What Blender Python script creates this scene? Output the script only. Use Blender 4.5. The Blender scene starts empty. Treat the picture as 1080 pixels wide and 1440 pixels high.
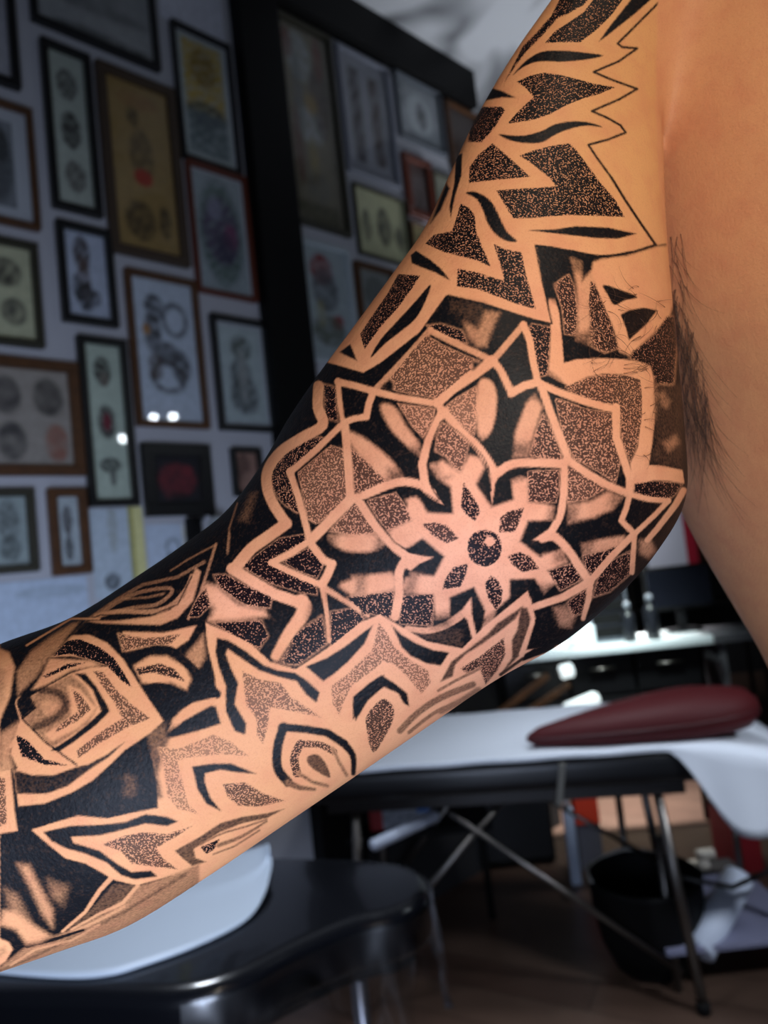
import bpy, bmesh, math, random
import numpy as np
from mathutils import Vector, Matrix
random.seed(7); rng = np.random.default_rng(7)
SC = bpy.context.scene
COL = SC.collection
# ------------------------------------------------------------------ camera
F_PX = 995.0
PITCH, ROLL = math.radians(4.0), math.radians(6.3)
CAM = np.array([0.0, 0.0, 1.45])
_f = np.array([0, math.cos(PITCH), math.sin(PITCH)])
_u0 = np.array([0, -math.sin(PITCH), math.cos(PITCH)])
_r0 = np.array([1.0, 0, 0])
_R = math.cos(ROLL)*_r0 - math.sin(ROLL)*_u0
_U = math.sin(ROLL)*_r0 + math.cos(ROLL)*_u0
def ray(px, py):
    return _R*((px-540.0)/F_PX) + _U*((720.0-py)/F_PX) + _f
def at(px, py, d):                      # point seen at (px,py), d metres in front of the lens
    return CAM + ray(px, py)*d
def on_z(px, py, z):                    # point of the horizontal plane z
    r = ray(px, py); return CAM + r*((z-CAM[2])/r[2])
def on_plane(px, py, p0, n):
    r = ray(px, py); return CAM + r*(np.dot(p0-CAM, n)/np.dot(r, n))
def project(P):
    Q = P - CAM
    z = Q@_f
    return 540+F_PX*(Q@_R)/z, 720-F_PX*(Q@_U)/z, z
cd = bpy.data.cameras.new('camera'); cam = bpy.data.objects.new('camera', cd); COL.objects.link(cam)
cd.sensor_fit = 'VERTICAL'; cd.sensor_height = 36.0; cd.sensor_width = 27.0
cd.lens = F_PX/1440*36.0; cd.clip_start = 0.02; cd.clip_end = 60
cam.matrix_world = Matrix(((_R[0], _U[0], -_f[0], CAM[0]), (_R[1], _U[1], -_f[1], CAM[1]),
                           (_R[2], _U[2], -_f[2], CAM[2]), (0, 0, 0, 1)))
cd.dof.use_dof = True; cd.dof.focus_distance = 0.30; cd.dof.aperture_fstop = 7.5
SC.camera = cam
# ------------------------------------------------------------------ materials
def lin(c):
    return tuple(((v/255.0)/12.92 if v/255.0 <= .04045 else ((v/255.0+.055)/1.055)**2.4) for v in c)
def mat(name, rgb, rough=.6, metal=0.0, noise=0.0, nscale=20.0, spec=.5, coat=0.0, bump=0.0, bscale=60.0, rgb2=None):
    m = bpy.data.materials.new(name); m.use_nodes = True
    nt = m.node_tree; b = nt.nodes['Principled BSDF']
    c = lin(rgb)+(1,)
    b.inputs['Base Color'].default_value = c
    b.inputs['Roughness'].default_value = rough; b.inputs['Metallic'].default_value = metal
    b.inputs['Specular IOR Level'].default_value = spec; b.inputs['Coat Weight'].default_value = coat
    tc = nt.nodes.new('ShaderNodeTexCoord')
    if noise > 0 or rgb2:
        n = nt.nodes.new('ShaderNodeTexNoise'); n.inputs['Scale'].default_value = nscale; n.inputs['Detail'].default_value = 4
        nt.links.new(tc.outputs['Object'], n.inputs['Vector'])
        r = nt.nodes.new('ShaderNodeValToRGB'); nt.links.new(n.outputs['Fac'], r.inputs['Fac'])
        c2 = lin(rgb2)+(1,) if rgb2 else tuple(v*(1-noise) for v in c[:3])+(1,)
        r.color_ramp.elements[0].position = .35; r.color_ramp.elements[0].color = c2
        r.color_ramp.elements[1].position = .65; r.color_ramp.elements[1].color = c
        nt.links.new(r.outputs['Color'], b.inputs['Base Color'])
    if bump > 0:
        n = nt.nodes.new('ShaderNodeTexNoise'); n.inputs['Scale'].default_value = bscale; n.inputs['Detail'].default_value = 5
        nt.links.new(tc.outputs['Object'], n.inputs['Vector'])
        bp = nt.nodes.new('ShaderNodeBump'); bp.inputs['Strength'].default_value = bump; bp.inputs['Distance'].default_value = .01
        nt.links.new(n.outputs['Fac'], bp.inputs['Height']); nt.links.new(bp.outputs['Normal'], b.inputs['Normal'])
    return m
def emis(name, rgb, s):
    m = bpy.data.materials.new(name); m.use_nodes = True; b = m.node_tree.nodes['Principled BSDF']
    b.inputs['Base Color'].default_value = lin(rgb)+(1,)
    b.inputs['Emission Color'].default_value = lin(rgb)+(1,); b.inputs['Emission Strength'].default_value = s
    return m
def glassmat(name, rough=.02, tint=(255, 255, 255), fac=.06, const=False):
    m = bpy.data.materials.new(name); m.use_nodes = True; nt = m.node_tree; nt.nodes.clear()
    o = nt.nodes.new('ShaderNodeOutputMaterial'); mx = nt.nodes.new('ShaderNodeMixShader')
    t = nt.nodes.new('ShaderNodeBsdfTransparent'); t.inputs['Color'].default_value = lin(tint)+(1,)
    g = nt.nodes.new('ShaderNodeBsdfGlossy'); g.inputs['Roughness'].default_value = rough
    fr = nt.nodes.new('ShaderNodeFresnel'); fr.inputs['IOR'].default_value = 1.45
    mth = nt.nodes.new('ShaderNodeMath'); mth.operation = 'ADD'; mth.inputs[1].default_value = fac
    if const: mx.inputs[0].default_value = fac
    else: nt.links.new(fr.outputs[0], mth.inputs[0]); nt.links.new(mth.outputs[0], mx.inputs[0])
    nt.links.new(t.outputs[0], mx.inputs[1]); nt.links.new(g.outputs[0], mx.inputs[2]); nt.links.new(mx.outputs[0], o.inputs[0])
    return m
# ------------------------------------------------------------------ objects
def tag(o, label=None, cat=None, group=None, kind=None):
    if label: o['label'] = label
    if cat: o['category'] = cat
    if group: o['group'] = group
    if kind: o['kind'] = kind
    return o
def empty(name, loc, label, cat, group=None, rz=0.0, mtx=None):
    o = bpy.data.objects.new(name, None); COL.objects.link(o)
    o.empty_display_size = .05
    if mtx is not None: o.matrix_world = mtx
    else:
        o.location = loc; o.rotation_euler = (0, 0, rz)
    return tag(o, label, cat, group)
def obj(name, bm, m, parent=None, smooth=False, mtx=None):
    me = bpy.data.meshes.new(name)
    if isinstance(bm, bmesh.types.BMesh):
        bmesh.ops.recalc_face_normals(bm, faces=bm.faces[:])
        bm.to_mesh(me); bm.free()
    else:
        me.from_pydata([tuple(map(float, v)) for v in bm[0]], [], bm[1]); me.update()
    if smooth: me.polygons.foreach_set('use_smooth', [True]*len(me.polygons))
    if m: me.materials.append(m)
    o = bpy.data.objects.new(name, me); COL.objects.link(o)
    if parent: o.parent = parent
    if mtx is not None: o.matrix_world = mtx
    return o
def bx(bm, c, s, rz=0.0, bev=0.0, rx=0.0, ry=0.0, seg=2):
    g = bmesh.ops.create_cube(bm, size=1.0); vs = g['verts']
    bmesh.ops.scale(bm, vec=Vector(s), verts=vs)
    if bev > 0:
        es = list({e for v in vs for e in v.link_edges})
        r = bmesh.ops.bevel(bm, geom=es, offset=bev, segments=seg, affect='EDGES', profile=.6)
        vs = list({v for f in r['faces'] for v in f.verts} | {v for v in vs if v.is_valid})
    M = Matrix.Translation(Vector(c)) @ Matrix.Rotation(rz, 4, 'Z') @ Matrix.Rotation(ry, 4, 'Y') @ Matrix.Rotation(rx, 4, 'X')
    bmesh.ops.transform(bm, matrix=M, verts=vs)
    return vs
def B(): return bmesh.new()
def boxobj(name, c, s, m, parent=None, rz=0, bev=.004, rx=0, ry=0, seg=2):
    b = B(); bx(b, c, s, rz, bev, rx, ry, seg); return obj(name, b, m, parent)
def tube(bm, pts, r, n=10, caps=True):
    pts = [Vector(p) for p in pts]; rings = []
    rr = r if hasattr(r, '__len__') else [r]*len(pts)
    up = None
    for i, p in enumerate(pts):
        t = (pts[min(i+1, len(pts)-1)]-pts[max(i-1, 0)]).normalized()
        if up is None:
            up = t.orthogonal().normalized()
        up = (up - t*up.dot(t)).normalized(); w = t.cross(up)
        rings.append([bm.verts.new(p+(up*math.cos(a)+w*math.sin(a))*rr[i]) for a in [2*math.pi*k/n for k in range(n)]])
    for a, b in zip(rings[:-1], rings[1:]):
        for k in range(n): bm.faces.new((a[k], a[(k+1) % n], b[(k+1) % n], b[k]))
    if caps: bm.faces.new(rings[0][::-1]); bm.faces.new(rings[-1])
def tubeobj(name, pts, r, m, parent=None, n=10):
    b = B(); tube(b, pts, r, n); return obj(name, b, m, parent, True)
def lathe(bm, c, prof, n=28, M=None):
    rings = []
    c = Vector(c)
    for (r, z) in prof:
        rings.append([bm.verts.new((M @ Vector((r*math.cos(a), r*math.sin(a), z)) if M else Vector((r*math.cos(a), r*math.sin(a), z)))+c) for a in [2*math.pi*k/n for k in range(n)]])
    for a, b in zip(rings[:-1], rings[1:]):
        for k in range(n): bm.faces.new((a[k], a[(k+1) % n], b[(k+1) % n], b[k]))
    bm.faces.new(rings[0][::-1]); bm.faces.new(rings[-1])
def catmull(P, n, closed=False):
    P = np.asarray(P, float); N = len(P); out = []
    rng_i = range(N if closed else N-1)
    for i in rng_i:
        if closed: p0, p1, p2, p3 = P[(i-1) % N], P[i], P[(i+1) % N], P[(i+2) % N]
        else: p0, p1, p2, p3 = P[max(i-1, 0)], P[i], P[i+1], P[min(i+2, N-1)]
        for k in range(n):
            t = k/n
            out.append(.5*((2*p1)+(-p0+p2)*t+(2*p0-5*p1+4*p2-p3)*t*t+(-p0+3*p1-3*p2+p3)*t**3))
    if not closed: out.append(P[-1])
    return np.array(out)
# ------------------------------------------------------------------ the sleeve tattoo: drawn as ink on a flat sheet, then laid on the skin
TILES = dict(A=(540,540), B=(700,540), C=(370,540), E=(460,400), F=(700,320), G=(560,220), H=(680,0), I=(680,160),
             J=(280,680), K=(500,760), L=(680,680), M=(270,850), N=(90,750), O=(0,870), Q=(150,970), R=(0,1110))
W_, H_ = 1120, 1440
SOL = np.zeros((H_, W_), np.float32)      # solid ink
DOT = np.zeros((H_, W_), np.float32)      # stippled ink
def _pts(s):
    v = [float(x) for x in s.replace(',', ' ').split()]
    return np.array(v).reshape(-1, 2)
def _seg_dist(X, Y, P, closed):
    n = len(P); D = np.full(X.shape, 1e9, np.float32); T = np.zeros(X.shape, np.float32)
    L = 0.0; m = n if closed else n-1
    for i in range(m):
        a = P[i]; b = P[(i+1) % n]; d = b-a; l2 = max(float(d@d), 1e-9)
        t = np.clip(((X-a[0])*d[0]+(Y-a[1])*d[1])/l2, 0, 1)
        q = (X-a[0]-t*d[0])**2+(Y-a[1]-t*d[1])**2
        k = q < D
        D = np.where(k, q, D); T = np.where(k, L+t*math.sqrt(l2), T); L += math.sqrt(l2)
    return np.sqrt(D), T/max(L, 1e-9)
def _apply(x0, x1, y0, y1, cov, s, d):
    SOL[y0:y1, x0:x1] += (s-SOL[y0:y1, x0:x1])*cov
    DOT[y0:y1, x0:x1] += (d-DOT[y0:y1, x0:x1])*cov
def ink(line):
    head, body = line.split(':'); h = head.split(); tl = h[0]; kind = h[1]; opt = h[2:]
    P = _pts(body)
    if tl in TILES: P = P/4.0+np.array(TILES[tl], float)
    soft = 1.0; w0 = w1 = None; val = None; op = 1.0
    sm = '~' in opt
    for o in opt:
        if o[0] == 's' and o[1:].replace('.', '').isdigit(): soft = float(o[1:])
        elif o[0] == 'o': op = float(o[1:])
        elif o[0] == 'w':
            q = o[1:].split('-'); k = 4.0 if tl in TILES else 1.0
            w0 = float(q[0])/k; w1 = float(q[-1])/k
        elif o[0] == 'v': val = float(o[1:])
    if sm and len(P) > 2: P = catmull(P, 4, w0 is None)
    s, d = {'k': (.96 if val is None else val, 0), 'x': (0, 0), 'd': (0, .6 if val is None else val), 'b': (.45 if val is None else val, .5)}[kind]
    pad = int(soft*2+(max(w0, w1) if w0 else 0)+3)
    x0 = max(int(P[:, 0].min())-pad, 0); x1 = min(int(P[:, 0].max())+pad, W_)
    y0 = max(int(P[:, 1].min())-pad, 0); y1 = min(int(P[:, 1].max())+pad, H_)
    if x1 <= x0 or y1 <= y0: return
    X, Y = np.meshgrid(np.arange(x0, x1, dtype=np.float32), np.arange(y0, y1, dtype=np.float32))
    if w0 is None:
        D, _ = _seg_dist(X, Y, P, True)
        ins = np.zeros(X.shape, bool); n = len(P)
        for i in range(n):
            a = P[i]; b = P[(i+1) % n]
            if a[1] == b[1]: continue
            c = ((a[1] > Y) != (b[1] > Y)) & (X < (b[0]-a[0])*(Y-a[1])/(b[1]-a[1])+a[0])
            ins ^= c
        sd = np.where(ins, D, -D)
    else:
        D, T = _seg_dist(X, Y, P, False)
        sd = (w0+(w1-w0)*T)/2-D
    cov = np.clip(sd/(2*soft)+.5, 0, 1); cov = cov*cov*(3-2*cov)*op
    _apply(x0, x1, y0, y1, cov, s, d)
TATTOO = """
Z k : 452,508 470,512 511,524 535,510 590,467 627,415 677,425 775,456 764,400 754,345 807,352 840,359 875,357 921,345 1010,330 1100,700 1000,1000 700,1200 0,1440 0,850 200,780 300,700 380,600
F x s3 : 535,195 640,165 720,160 895,105 960,100 1000,400 960,520 880,590 740,720 685,700 650,560 560,360 530,250
F d v.9 s4 : 760,700 880,600 950,500 1020,500 990,900 960,1080 890,1080 880,850 860,780 740,735
F x s4 o.85 : 412,170 470,190 475,300 545,220 560,190 600,170 560,300 525,330 520,440 520,560 495,660 440,640 450,560 450,420 440,300
F d v.72 s2 : 310,320 400,260 430,330 450,480 440,610 375,600 360,450
F d v.72 s2 : 520,300 545,310 600,440 650,560 680,680 600,710 500,660 520,540 510,420
F k s8 : 375,640 480,640 560,700 680,720 600,745 380,760
F d v.8 s2 : 190,540 300,560 290,700 280,830 235,840 200,700 175,560
F x s1 : 285,400 320,400 345,480 360,620 372,762 440,742 560,735 700,740 800,755 860,785 875,850 885,1000 885,1080 870,1210 850,1335 930,1340 1040,1365 1050,1440 960,1425 880,1420 800,1450 765,1470 745,1330 790,1230 805,1080 810,940 800,860 700,825 600,820 500,840 400,890 330,860 285,830 295,700 300,580 290,500
F k s6 o.7 : 285,260 330,300 325,420 285,400
F k s4 o.6 : 285,800 350,850 390,900 320,900 275,860
F k ~ : 590,325 655,338 785,390 720,408 655,435 620,380
F k : 690,490 740,465 820,450 897,465 840,540 738,635 720,560
F d v.66 : 375,895 500,845 620,820 740,835 802,855 812,950 812,1060 790,1210 745,1325 700,1210 685,1080 680,1000 540,980 420,930
B k v.9 s5 : 890,0 1040,0 1040,470 860,450 880,300
B x s5 o.35 : 900,60 930,40 970,100 950,140 920,120
B x s6 o.45 : 930,330 1000,290 1020,330 960,380
B d v.92 s3 : 770,560 880,545 1040,560 1000,620 960,650 850,640 770,610
E k v.9 s8 : 690,80 880,110 860,220 760,190 700,150
E x s6 o.6 : 770,210 850,250 890,150 970,160 920,270 895,350 850,350 790,290
E d v.85 s3 : 560,230 640,220 760,260 790,330 700,310 600,270
E x w38 : 60,548 150,568 260,600 400,635 600,668
E x w30 : 60,540 70,650 92,780
E x w36 ~ : 92,780 150,755 220,745
E x w38 : 220,745 235,670 262,600
E x w34 o.75 ~ : 262,600 350,510 480,370 580,255
E x w36 o.85 : 585,262 700,320 830,380 930,430
E x w58 : 930,430 820,510 700,590 620,665
E x w36 o.85 : 930,430 1000,350 1080,255 1105,225
F x w38 : 145,545 180,640 200,760 225,870
F x w46 : 225,870 150,890 75,932
F x w40 : 78,930 10,790 -40,740
F k s1 : 15,770 145,600 165,700 180,830 85,865
F x w40 : 225,870 330,920 480,975 600,1010 665,1022
E d v.62 : 310,580 400,470 480,370 560,285 660,345 780,400 872,435 760,520 620,640 480,618
E k s3 : 300,580 350,530 375,555 370,605
E k s3 : 815,430 872,436 820,485
E d v.55 s1.5 : 395,668 610,700 590,780 540,865 480,800
E d v.52 s1.5 : 655,695 720,640 840,570 850,700 830,850 740,775
E x s4 o.9 ~ : 300,680 380,690 440,790 520,900 520,965 440,900 350,800
E x s3 o.95 ~ : 850,560 910,535 950,600 950,720 920,830 870,880 845,800
A d v.68 s1.5 : 895,160 950,260 1010,430 900,420 815,405 850,280
A x s4 o.92 : 800,110 850,55 890,130 840,290 805,410 725,410 740,270
A k s5 o.6 : 830,60 870,40 880,100 840,90
B d v.66 : 320,75 500,140 645,165 650,300 690,440 665,560 560,490 430,420 370,300
B k s1.5 : 255,28 340,70 300,112
B k s1.5 : 668,550 712,505 728,585
B d v.64 : 395,455 480,500 605,590 500,650 390,668
B x s5 o.92 : 395,680 520,660 620,605 700,640 650,700 540,750 400,780
B x s4 o.8 : 470,900 600,870 710,855 715,900 620,935 480,955
B d v.78 s2 : 475,960 600,940 710,890 620,1000 540,1080 490,1040
B x w44 : 240,0 300,170 350,300 400,430
B x w42 : 400,430 500,500 620,570 740,620
B x w42 : 665,130 668,300 710,430 742,530 742,620
B x w30 : 742,622 850,648 960,658
B x w28 : 962,655 880,740 762,850
B x w32 : 742,620 722,700 695,768 770,845
B x w38-30 : 1045,600 1000,680 900,810 840,880
B x s6 o.6 : 800,880 860,880 890,940 850,980 800,950
C k s2 : 440,30 580,60 545,170 455,190
C d v.9 s4 : 340,0 408,20 420,210 350,190
C d v.6 : 195,500 380,345 450,365 465,500 470,640 390,720 300,790 250,760
C k s2 : 375,325 432,275 442,350
C k s2 : 255,775 315,800 270,850
C d v.66 s1.5 : 495,360 600,440 700,545 600,600 515,615
C x s4 o.92 ~ : 475,270 560,300 680,390 770,490 780,545 700,545 600,450 500,350
C d v.62 s2 : 515,655 560,730 650,835 540,860 370,830 450,740
C x s4 o.95 ~ : 370,850 500,850 660,845 700,885 620,940 480,940 390,900
C d v.75 s2 ~ : 230,315 340,305 250,410 140,490 170,590 200,720 150,700 90,650 45,560 45,480 100,400
C d v.66 : 582,655 750,608 850,760 700,825 640,750
C k s6 o.7 : 740,600 860,585 880,640 790,650
C x s4 o.9 : 700,830 850,760 800,650 860,635 920,720 930,830 890,870 820,915 740,880
J d v.9 s2 : 240,465 340,390 450,310 590,285 605,330 450,400 395,450 500,500 655,570 665,625 560,610 400,560
J d v.92 s2 : 470,440 620,360 700,455 665,530 560,490
J d v.85 s3 : 830,640 960,615 1080,620 1080,760 1000,740 900,720
J d v.86 s3 : 740,720 870,700 930,760 820,880 740,920
J d v.86 s4 : 560,830 690,740 720,900 560,1020 420,1010 480,900
J x s5 o.9 ~ : 800,560 1000,515 1090,510 1090,590 900,625 830,610
C k s9 o.75 : 700,480 800,480 790,560 700,560
C k s9 o.7 : 830,360 900,340 900,440 840,430
C k s9 o.7 : 330,850 420,840 400,940 330,930
C k s8 o.6 : 640,850 720,880 680,950 620,950
B k s9 o.7 : 390,690 450,680 440,770 390,780
B k s9 o.55 : 640,620 720,640 690,700 620,680
B k s9 o.6 : 470,890 540,880 530,950 470,960
J k s10 o.7 : 380,880 520,900 470,1000 380,1000
J k s8 o.6 : 300,690 400,700 400,760 330,770
F k s9 o.7 : 420,170 480,170 480,250 420,250
F k s9 o.6 : 440,590 530,580 520,670 430,670
C x w44 : 460,235 475,400 490,620
C x w56 : 500,640 400,745 275,872
C x w34 : 435,235 300,370 148,500
C x w36 : 150,490 200,640 260,870
C x w58 ~ : 312,10 308,130 335,230 220,300 100,380 28,480 22,580 60,680 130,785
J x w64 ~ : 490,225 400,290 290,370 200,480
J x w62 : 185,478 300,550 420,620 560,668
J x w86-50 s2 ~ : 575,665 590,720 500,850 430,970
J k s8 o.55 : 640,640 700,700 660,780 600,760
J x w36 : 620,325 520,390 410,445
J x w34 : 405,445 520,500 690,572
J x w42 : 622,330 700,430 745,450
J x w48 : 748,450 725,510 690,570
J x w30-18 o.9 : 690,570 715,700 732,890
J x w34-20 o.85 : 700,585 820,660 950,745
J k s1.5 : 715,620 790,670 730,700
J d v.85 s3 : 80,515 150,510 250,565 410,640 400,700 270,690 200,645 120,590
J x s6 : 40,560 110,590 220,680 370,715 385,745 200,770 50,775 90,700 30,620
J d v.92 s3 : 80,785 350,770 390,860 340,930 200,860
K x s5 o.85 : -20,200 200,188 225,280 60,300 -20,300
K d v.8 s2 : 0,320 215,285 215,425 130,395 40,420
K x s5 o.9 : 310,185 440,205 445,300 275,295
K d v.8 s1.5 : 258,310 442,300 435,480 248,470
A d v.62 s2 : 328,210 295,300 285,380 350,410 400,480 432,500 465,400 480,330 400,250
A x s4 : 255,450 330,430 430,500 480,400 545,415 565,470 515,570 600,690 400,745 380,580 300,530
A k s6 o.6 : 260,360 300,380 300,440 255,450
A d v.7 : 808,490 988,483 988,560 970,668 808,664
A x s3 : 430,510 510,565 600,695 730,650 715,540 770,515 805,530 810,665 900,675 960,690 950,765 810,770 765,885 880,975 1000,930 1030,1000 920,1050 975,1110 900,1180 850,1095 710,1100 705,1200 640,1260 560,1320 560,1250 505,1145 370,1200 375,1310 290,1330 280,1180 200,1180 110,1150 120,1090 280,1085 340,970 215,865 120,925 30,880 50,820 160,770 130,700 150,640 200,650 240,725 390,730 380,580
A k s5 o.55 : 700,500 800,490 790,540 715,560
L d v.76 s2 : 362,492 515,440 552,542 430,605 400,560
L x s4 o.75 : 330,400 440,375 470,440 370,475
L d v.84 s3 : 690,450 825,380 835,500 710,610 615,640 640,540
L d v.86 s3 : 470,670 585,580 560,730 500,745
L x s6 o.5 : 395,700 460,690 515,745 490,810 430,800
L x w36 : 845,285 720,410 600,550
L x w28 : 848,300 842,400 835,500
L x w46-38 : 600,550 450,638 290,692
L x w36-24 : 602,555 592,650 560,760
K k v.9 s4 : 260,500 600,500 600,600 420,560
K x w30-46 o.85 ~ : 290,495 400,507 500,480 580,430 625,385
K x : 590,400 650,320 655,420 690,560 655,545 630,450
K k s2 : 870,225 1010,218 1040,300 1000,330 880,330
K x s3 o.5 : 700,500 760,380 790,400 770,470 720,540
K k s2 : 535,325 665,265 640,330 600,390 530,430
K k s2 : 665,265 700,360 730,395 700,540 685,560 660,430 655,320
A k s9 o.75 : 500,300 600,300 600,400 560,420 500,360
A k s10 o.7 : 700,330 830,330 810,410 700,410
A k s8 o.6 : 380,520 300,560 260,500 300,430 320,520
K k s8 o.6 : 0,190 60,190 50,300 0,300
K k s8 o.7 : 440,420 540,400 530,490 430,490
K k s8 o.6 : 290,180 350,200 330,300 280,290
L k s8 o.6 : 370,140 430,120 430,220 350,210
L k s8 o.6 : 400,370 480,380 470,450 400,440
L k s8 o.7 : 300,580 400,560 420,620 310,640
K x w48 ~ : 290,100 245,180 245,300 222,430
C x w46 ~ : 560,632 700,570 800,550 900,572 950,612
C x : 880,560 930,540 960,600 1015,680 940,640 900,610
C x w46 : 910,560 895,450 930,320 1000,170
C x w46 ~ : 530,640 620,780 720,900 800,965
C x : 770,950 800,945 880,965 960,975 880,1010 830,1050 790,1030
A x w46 ~ : 320,140 420,250 520,345 590,440 620,500
A x : 575,430 640,470 660,490 625,560 608,680 598,560
A x w48 ~ : 1010,450 820,442 710,455 640,500
A x w42 ~ : 1012,440 1010,600 990,740 935,840
A x : 835,880 920,820 980,840 1000,880 920,880
L x w46 ~ : 330,310 400,300 480,380 540,470 595,552
A k w7 ~ : 322,208 270,330 252,450 260,560 310,650
A k w7 ~ : 330,208 430,280 540,390 590,480 603,600
A k w6 : 720,490 850,478 992,478 985,640 965,760
C k w6 ~ : 560,655 700,605 800,582 900,610 990,660
C k w6 : 575,660 650,780 740,890 830,950
A d v.75 s1 : 445,548 480,600 530,680 542,720 512,772 460,735 432,690
A d v.72 s1 : 645,835 652,750 700,715 788,693 770,760 735,835
A d v.68 s1 : 210,787 290,778 355,795 425,870 350,898 270,850
A d v.74 s1 : 692,968 760,943 825,970 875,1040 780,1060 720,1015
K d v.74 s1 : 488,278 500,220 550,150 636,128 620,200 590,262
K d v.76 s1 : 725,245 760,195 800,220 828,280 822,345 790,395 745,325
A d v.82 s1 ~ : 470,920 490,850 565,822 640,850 662,920 640,990 567,1028 490,990
A x s1.5 ~ : 565,885 595,858 625,885 595,914
G d v.75 : 395,150 400,60 450,-10 530,-75 620,0 745,115 600,128 480,140
G k ~ : 380,205 440,200 520,250 570,340 610,420 668,478 600,472 540,430 500,370 475,300 440,240
G k : 325,0 360,-20 355,110 320,220 295,345 288,280 315,150
G k s2 : 290,180 240,300 180,380 230,250 270,150
G d v.78 : 350,262 400,290 430,330 440,420 470,500 522,622 440,585 360,565 260,540 150,490 200,440 300,420 325,350
G d v.75 : 535,490 600,520 695,540 715,640 740,740 778,862 650,825 520,775 440,745 328,732 333,628 440,650 582,695 595,690 570,600
G k : 75,600 70,555 100,530 180,580 240,630 292,697 200,650 120,620
E d v.82 : 185,280 250,180 340,50 400,-60 525,-50 480,20 400,130 300,240 210,365
E k ~ : 245,412 300,310 400,200 500,90 582,0 555,90 500,190 420,260 330,330
E k s1.5 : 70,380 130,335 168,428 100,398
G k w9 : 280,780 520,840 700,905 860,940
G k w9 : 772,505 810,700 865,940
I k w14 : 295,742 380,752 480,772 600,797 700,803 850,775 968,737
H d v.92 s2 : 120,460 160,380 220,260 300,180 380,90 430,-10 600,-10 560,30 470,80 420,100 330,200 240,290 180,370
H x w30-16 o.6 : 640,10 540,60 430,150 330,240 220,330
H d v.85 : 345,242 400,175 480,125 560,70 620,-5 785,-5 720,85 640,165 545,238 440,238
H k : 648,235 700,160 780,60 830,-5 945,-5 860,70 760,150 690,205
H k w13 : 1005,-5 930,70 840,160 755,245 780,265 865,272 760,345 620,405 700,440 780,470 865,500 760,560 610,625 700,665 770,705 800,745 700,785 590,815 640,890 720,1000
I k w15 : 720,360 800,490 880,610 968,737
H k ~ : 165,422 240,340 330,290 450,285 560,295 672,312 580,335 440,348 370,345 290,350 220,380
H d v.8 : 185,460 260,425 340,408 430,420 530,445 620,470 745,490 650,530 560,555 470,590 380,640 280,675 132,697 200,620 282,545 230,490
H k ~ : 85,755 160,762 240,760 330,735 400,700 500,682 600,690 667,715 580,707 480,727 400,760 330,800 240,805 150,790
H k s1.5 : -10,500 45,495 100,510 182,550 100,548 -10,570
H d v.9 s1.5 : -60,640 0,600 100,600 122,620 60,720 -10,800 -90,800
I d v.76 : 200,235 280,205 380,180 480,165 520,200 580,280 660,390 740,480 797,582 640,575 480,570 300,585 165,590 70,430 240,418 408,408 370,360 270,280
I k : 253,655 400,650 520,632 700,640 862,675 760,702 640,700 480,682 360,668
Z x : 800,905 740,914 752,875 742,831 680,882 650,912 600,902 562,880 534,864 515,872 507,875 470,905 430,932 416,941 380,931 352,905 322,890 289,876 292,910 302,950 305,980 270,989 255,1000 232,1032 212,1060 220,1100 222,1136 200,1140 150,1151 110,1147 82,1155 44,1167 65,1185 92,1207 120,1214 155,1234 163,1238 192,1245 240,1232 300,1270 520,1170 830,925
Z k s5 o.8 : 205,1040 245,1020 235,1045 222,1090 228,1120 200,1140 190,1080
M k s1.5 : 140,188 200,200 300,260 400,340 480,370 580,385 650,430 718,495 700,552 640,505 590,432 480,405 380,372 280,305 200,250 190,280 220,360 260,440 240,560 305,670 300,732 240,712 190,600 190,460 150,350 132,270
M k s1.5 : 640,350 760,300 870,230 960,160 1017,118 970,220 880,320 800,390 738,432
M d v.52 s2 : 280,370 380,420 500,440 560,520 640,570 735,640 600,610 500,590 440,580 430,680 400,790 365,740 360,640 300,560
M d v.48 s2 : 1060,110 1090,250 1060,340 900,460 850,560 830,630 790,560 780,460 900,370 1020,260
K d v.5 s2 : 130,460 180,520 220,600 320,680 410,730 425,800 370,865 300,780 220,700 150,680 60,740 -20,800 -20,720 90,620
K k s1.5 : -15,880 80,800 145,757 230,810 290,860 302,935 270,915 240,860 160,825 80,860 20,950 -15,1010
M k s1.5 : 905,560 960,480 1080,395 1080,462 990,540 920,655
M d v.68 s1.5 ~ : 1070,530 1130,570 1135,640 1100,720 1020,835 980,700 985,620
M k s1.5 w44 : 505,690 640,702 760,722 860,785
M k s1.5 w44-26 ~ : 850,780 905,850 908,950
M k s1.5 w52 ~ : 515,690 482,800 482,920 540,1000
M k s2 v.7 w40-16 : 540,1000 600,1030 690,1040
M d v.68 s1.5 w50 ~ : 610,785 575,860 590,950
M d v.66 s1.5 w40 ~ : 620,785 720,790 800,830
M k v.6 s2 w18 ~ : 790,810 830,890 870,960
M k v.6 s2 w20 : 600,950 680,1000 760,1020
M k v.8 s1.5 ~ : 648,860 700,843 750,890 778,972 720,950 660,905
Q k s2 : 300,262 360,230 440,170 590,85 615,95 642,190 520,230 400,262 320,275
Q k v.75 s5 : 230,230 330,190 340,270 270,400 240,330
Q x s2.5 o.85 ~ : 370,165 480,80 610,52 610,75 560,92 450,150 400,180
Q d v.42 s2 : 290,320 400,330 600,250 700,290 805,375 640,365 450,385 400,400 430,520 460,640 525,705 400,672 340,600 320,450
Q k s1.5 : 480,432 600,415 700,415 842,473 740,465 640,450 552,470 552,520 585,610 645,683 560,640 512,560
Q d v.62 s2 : 650,530 780,520 880,580 1005,625 850,660 740,652 680,605
Q k v.8 s1.5 : 383,905 520,830 640,750 760,715 900,695 1000,670 900,722 760,752 640,800 560,850 490,895 500,945 560,968 480,992 430,950
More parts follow.
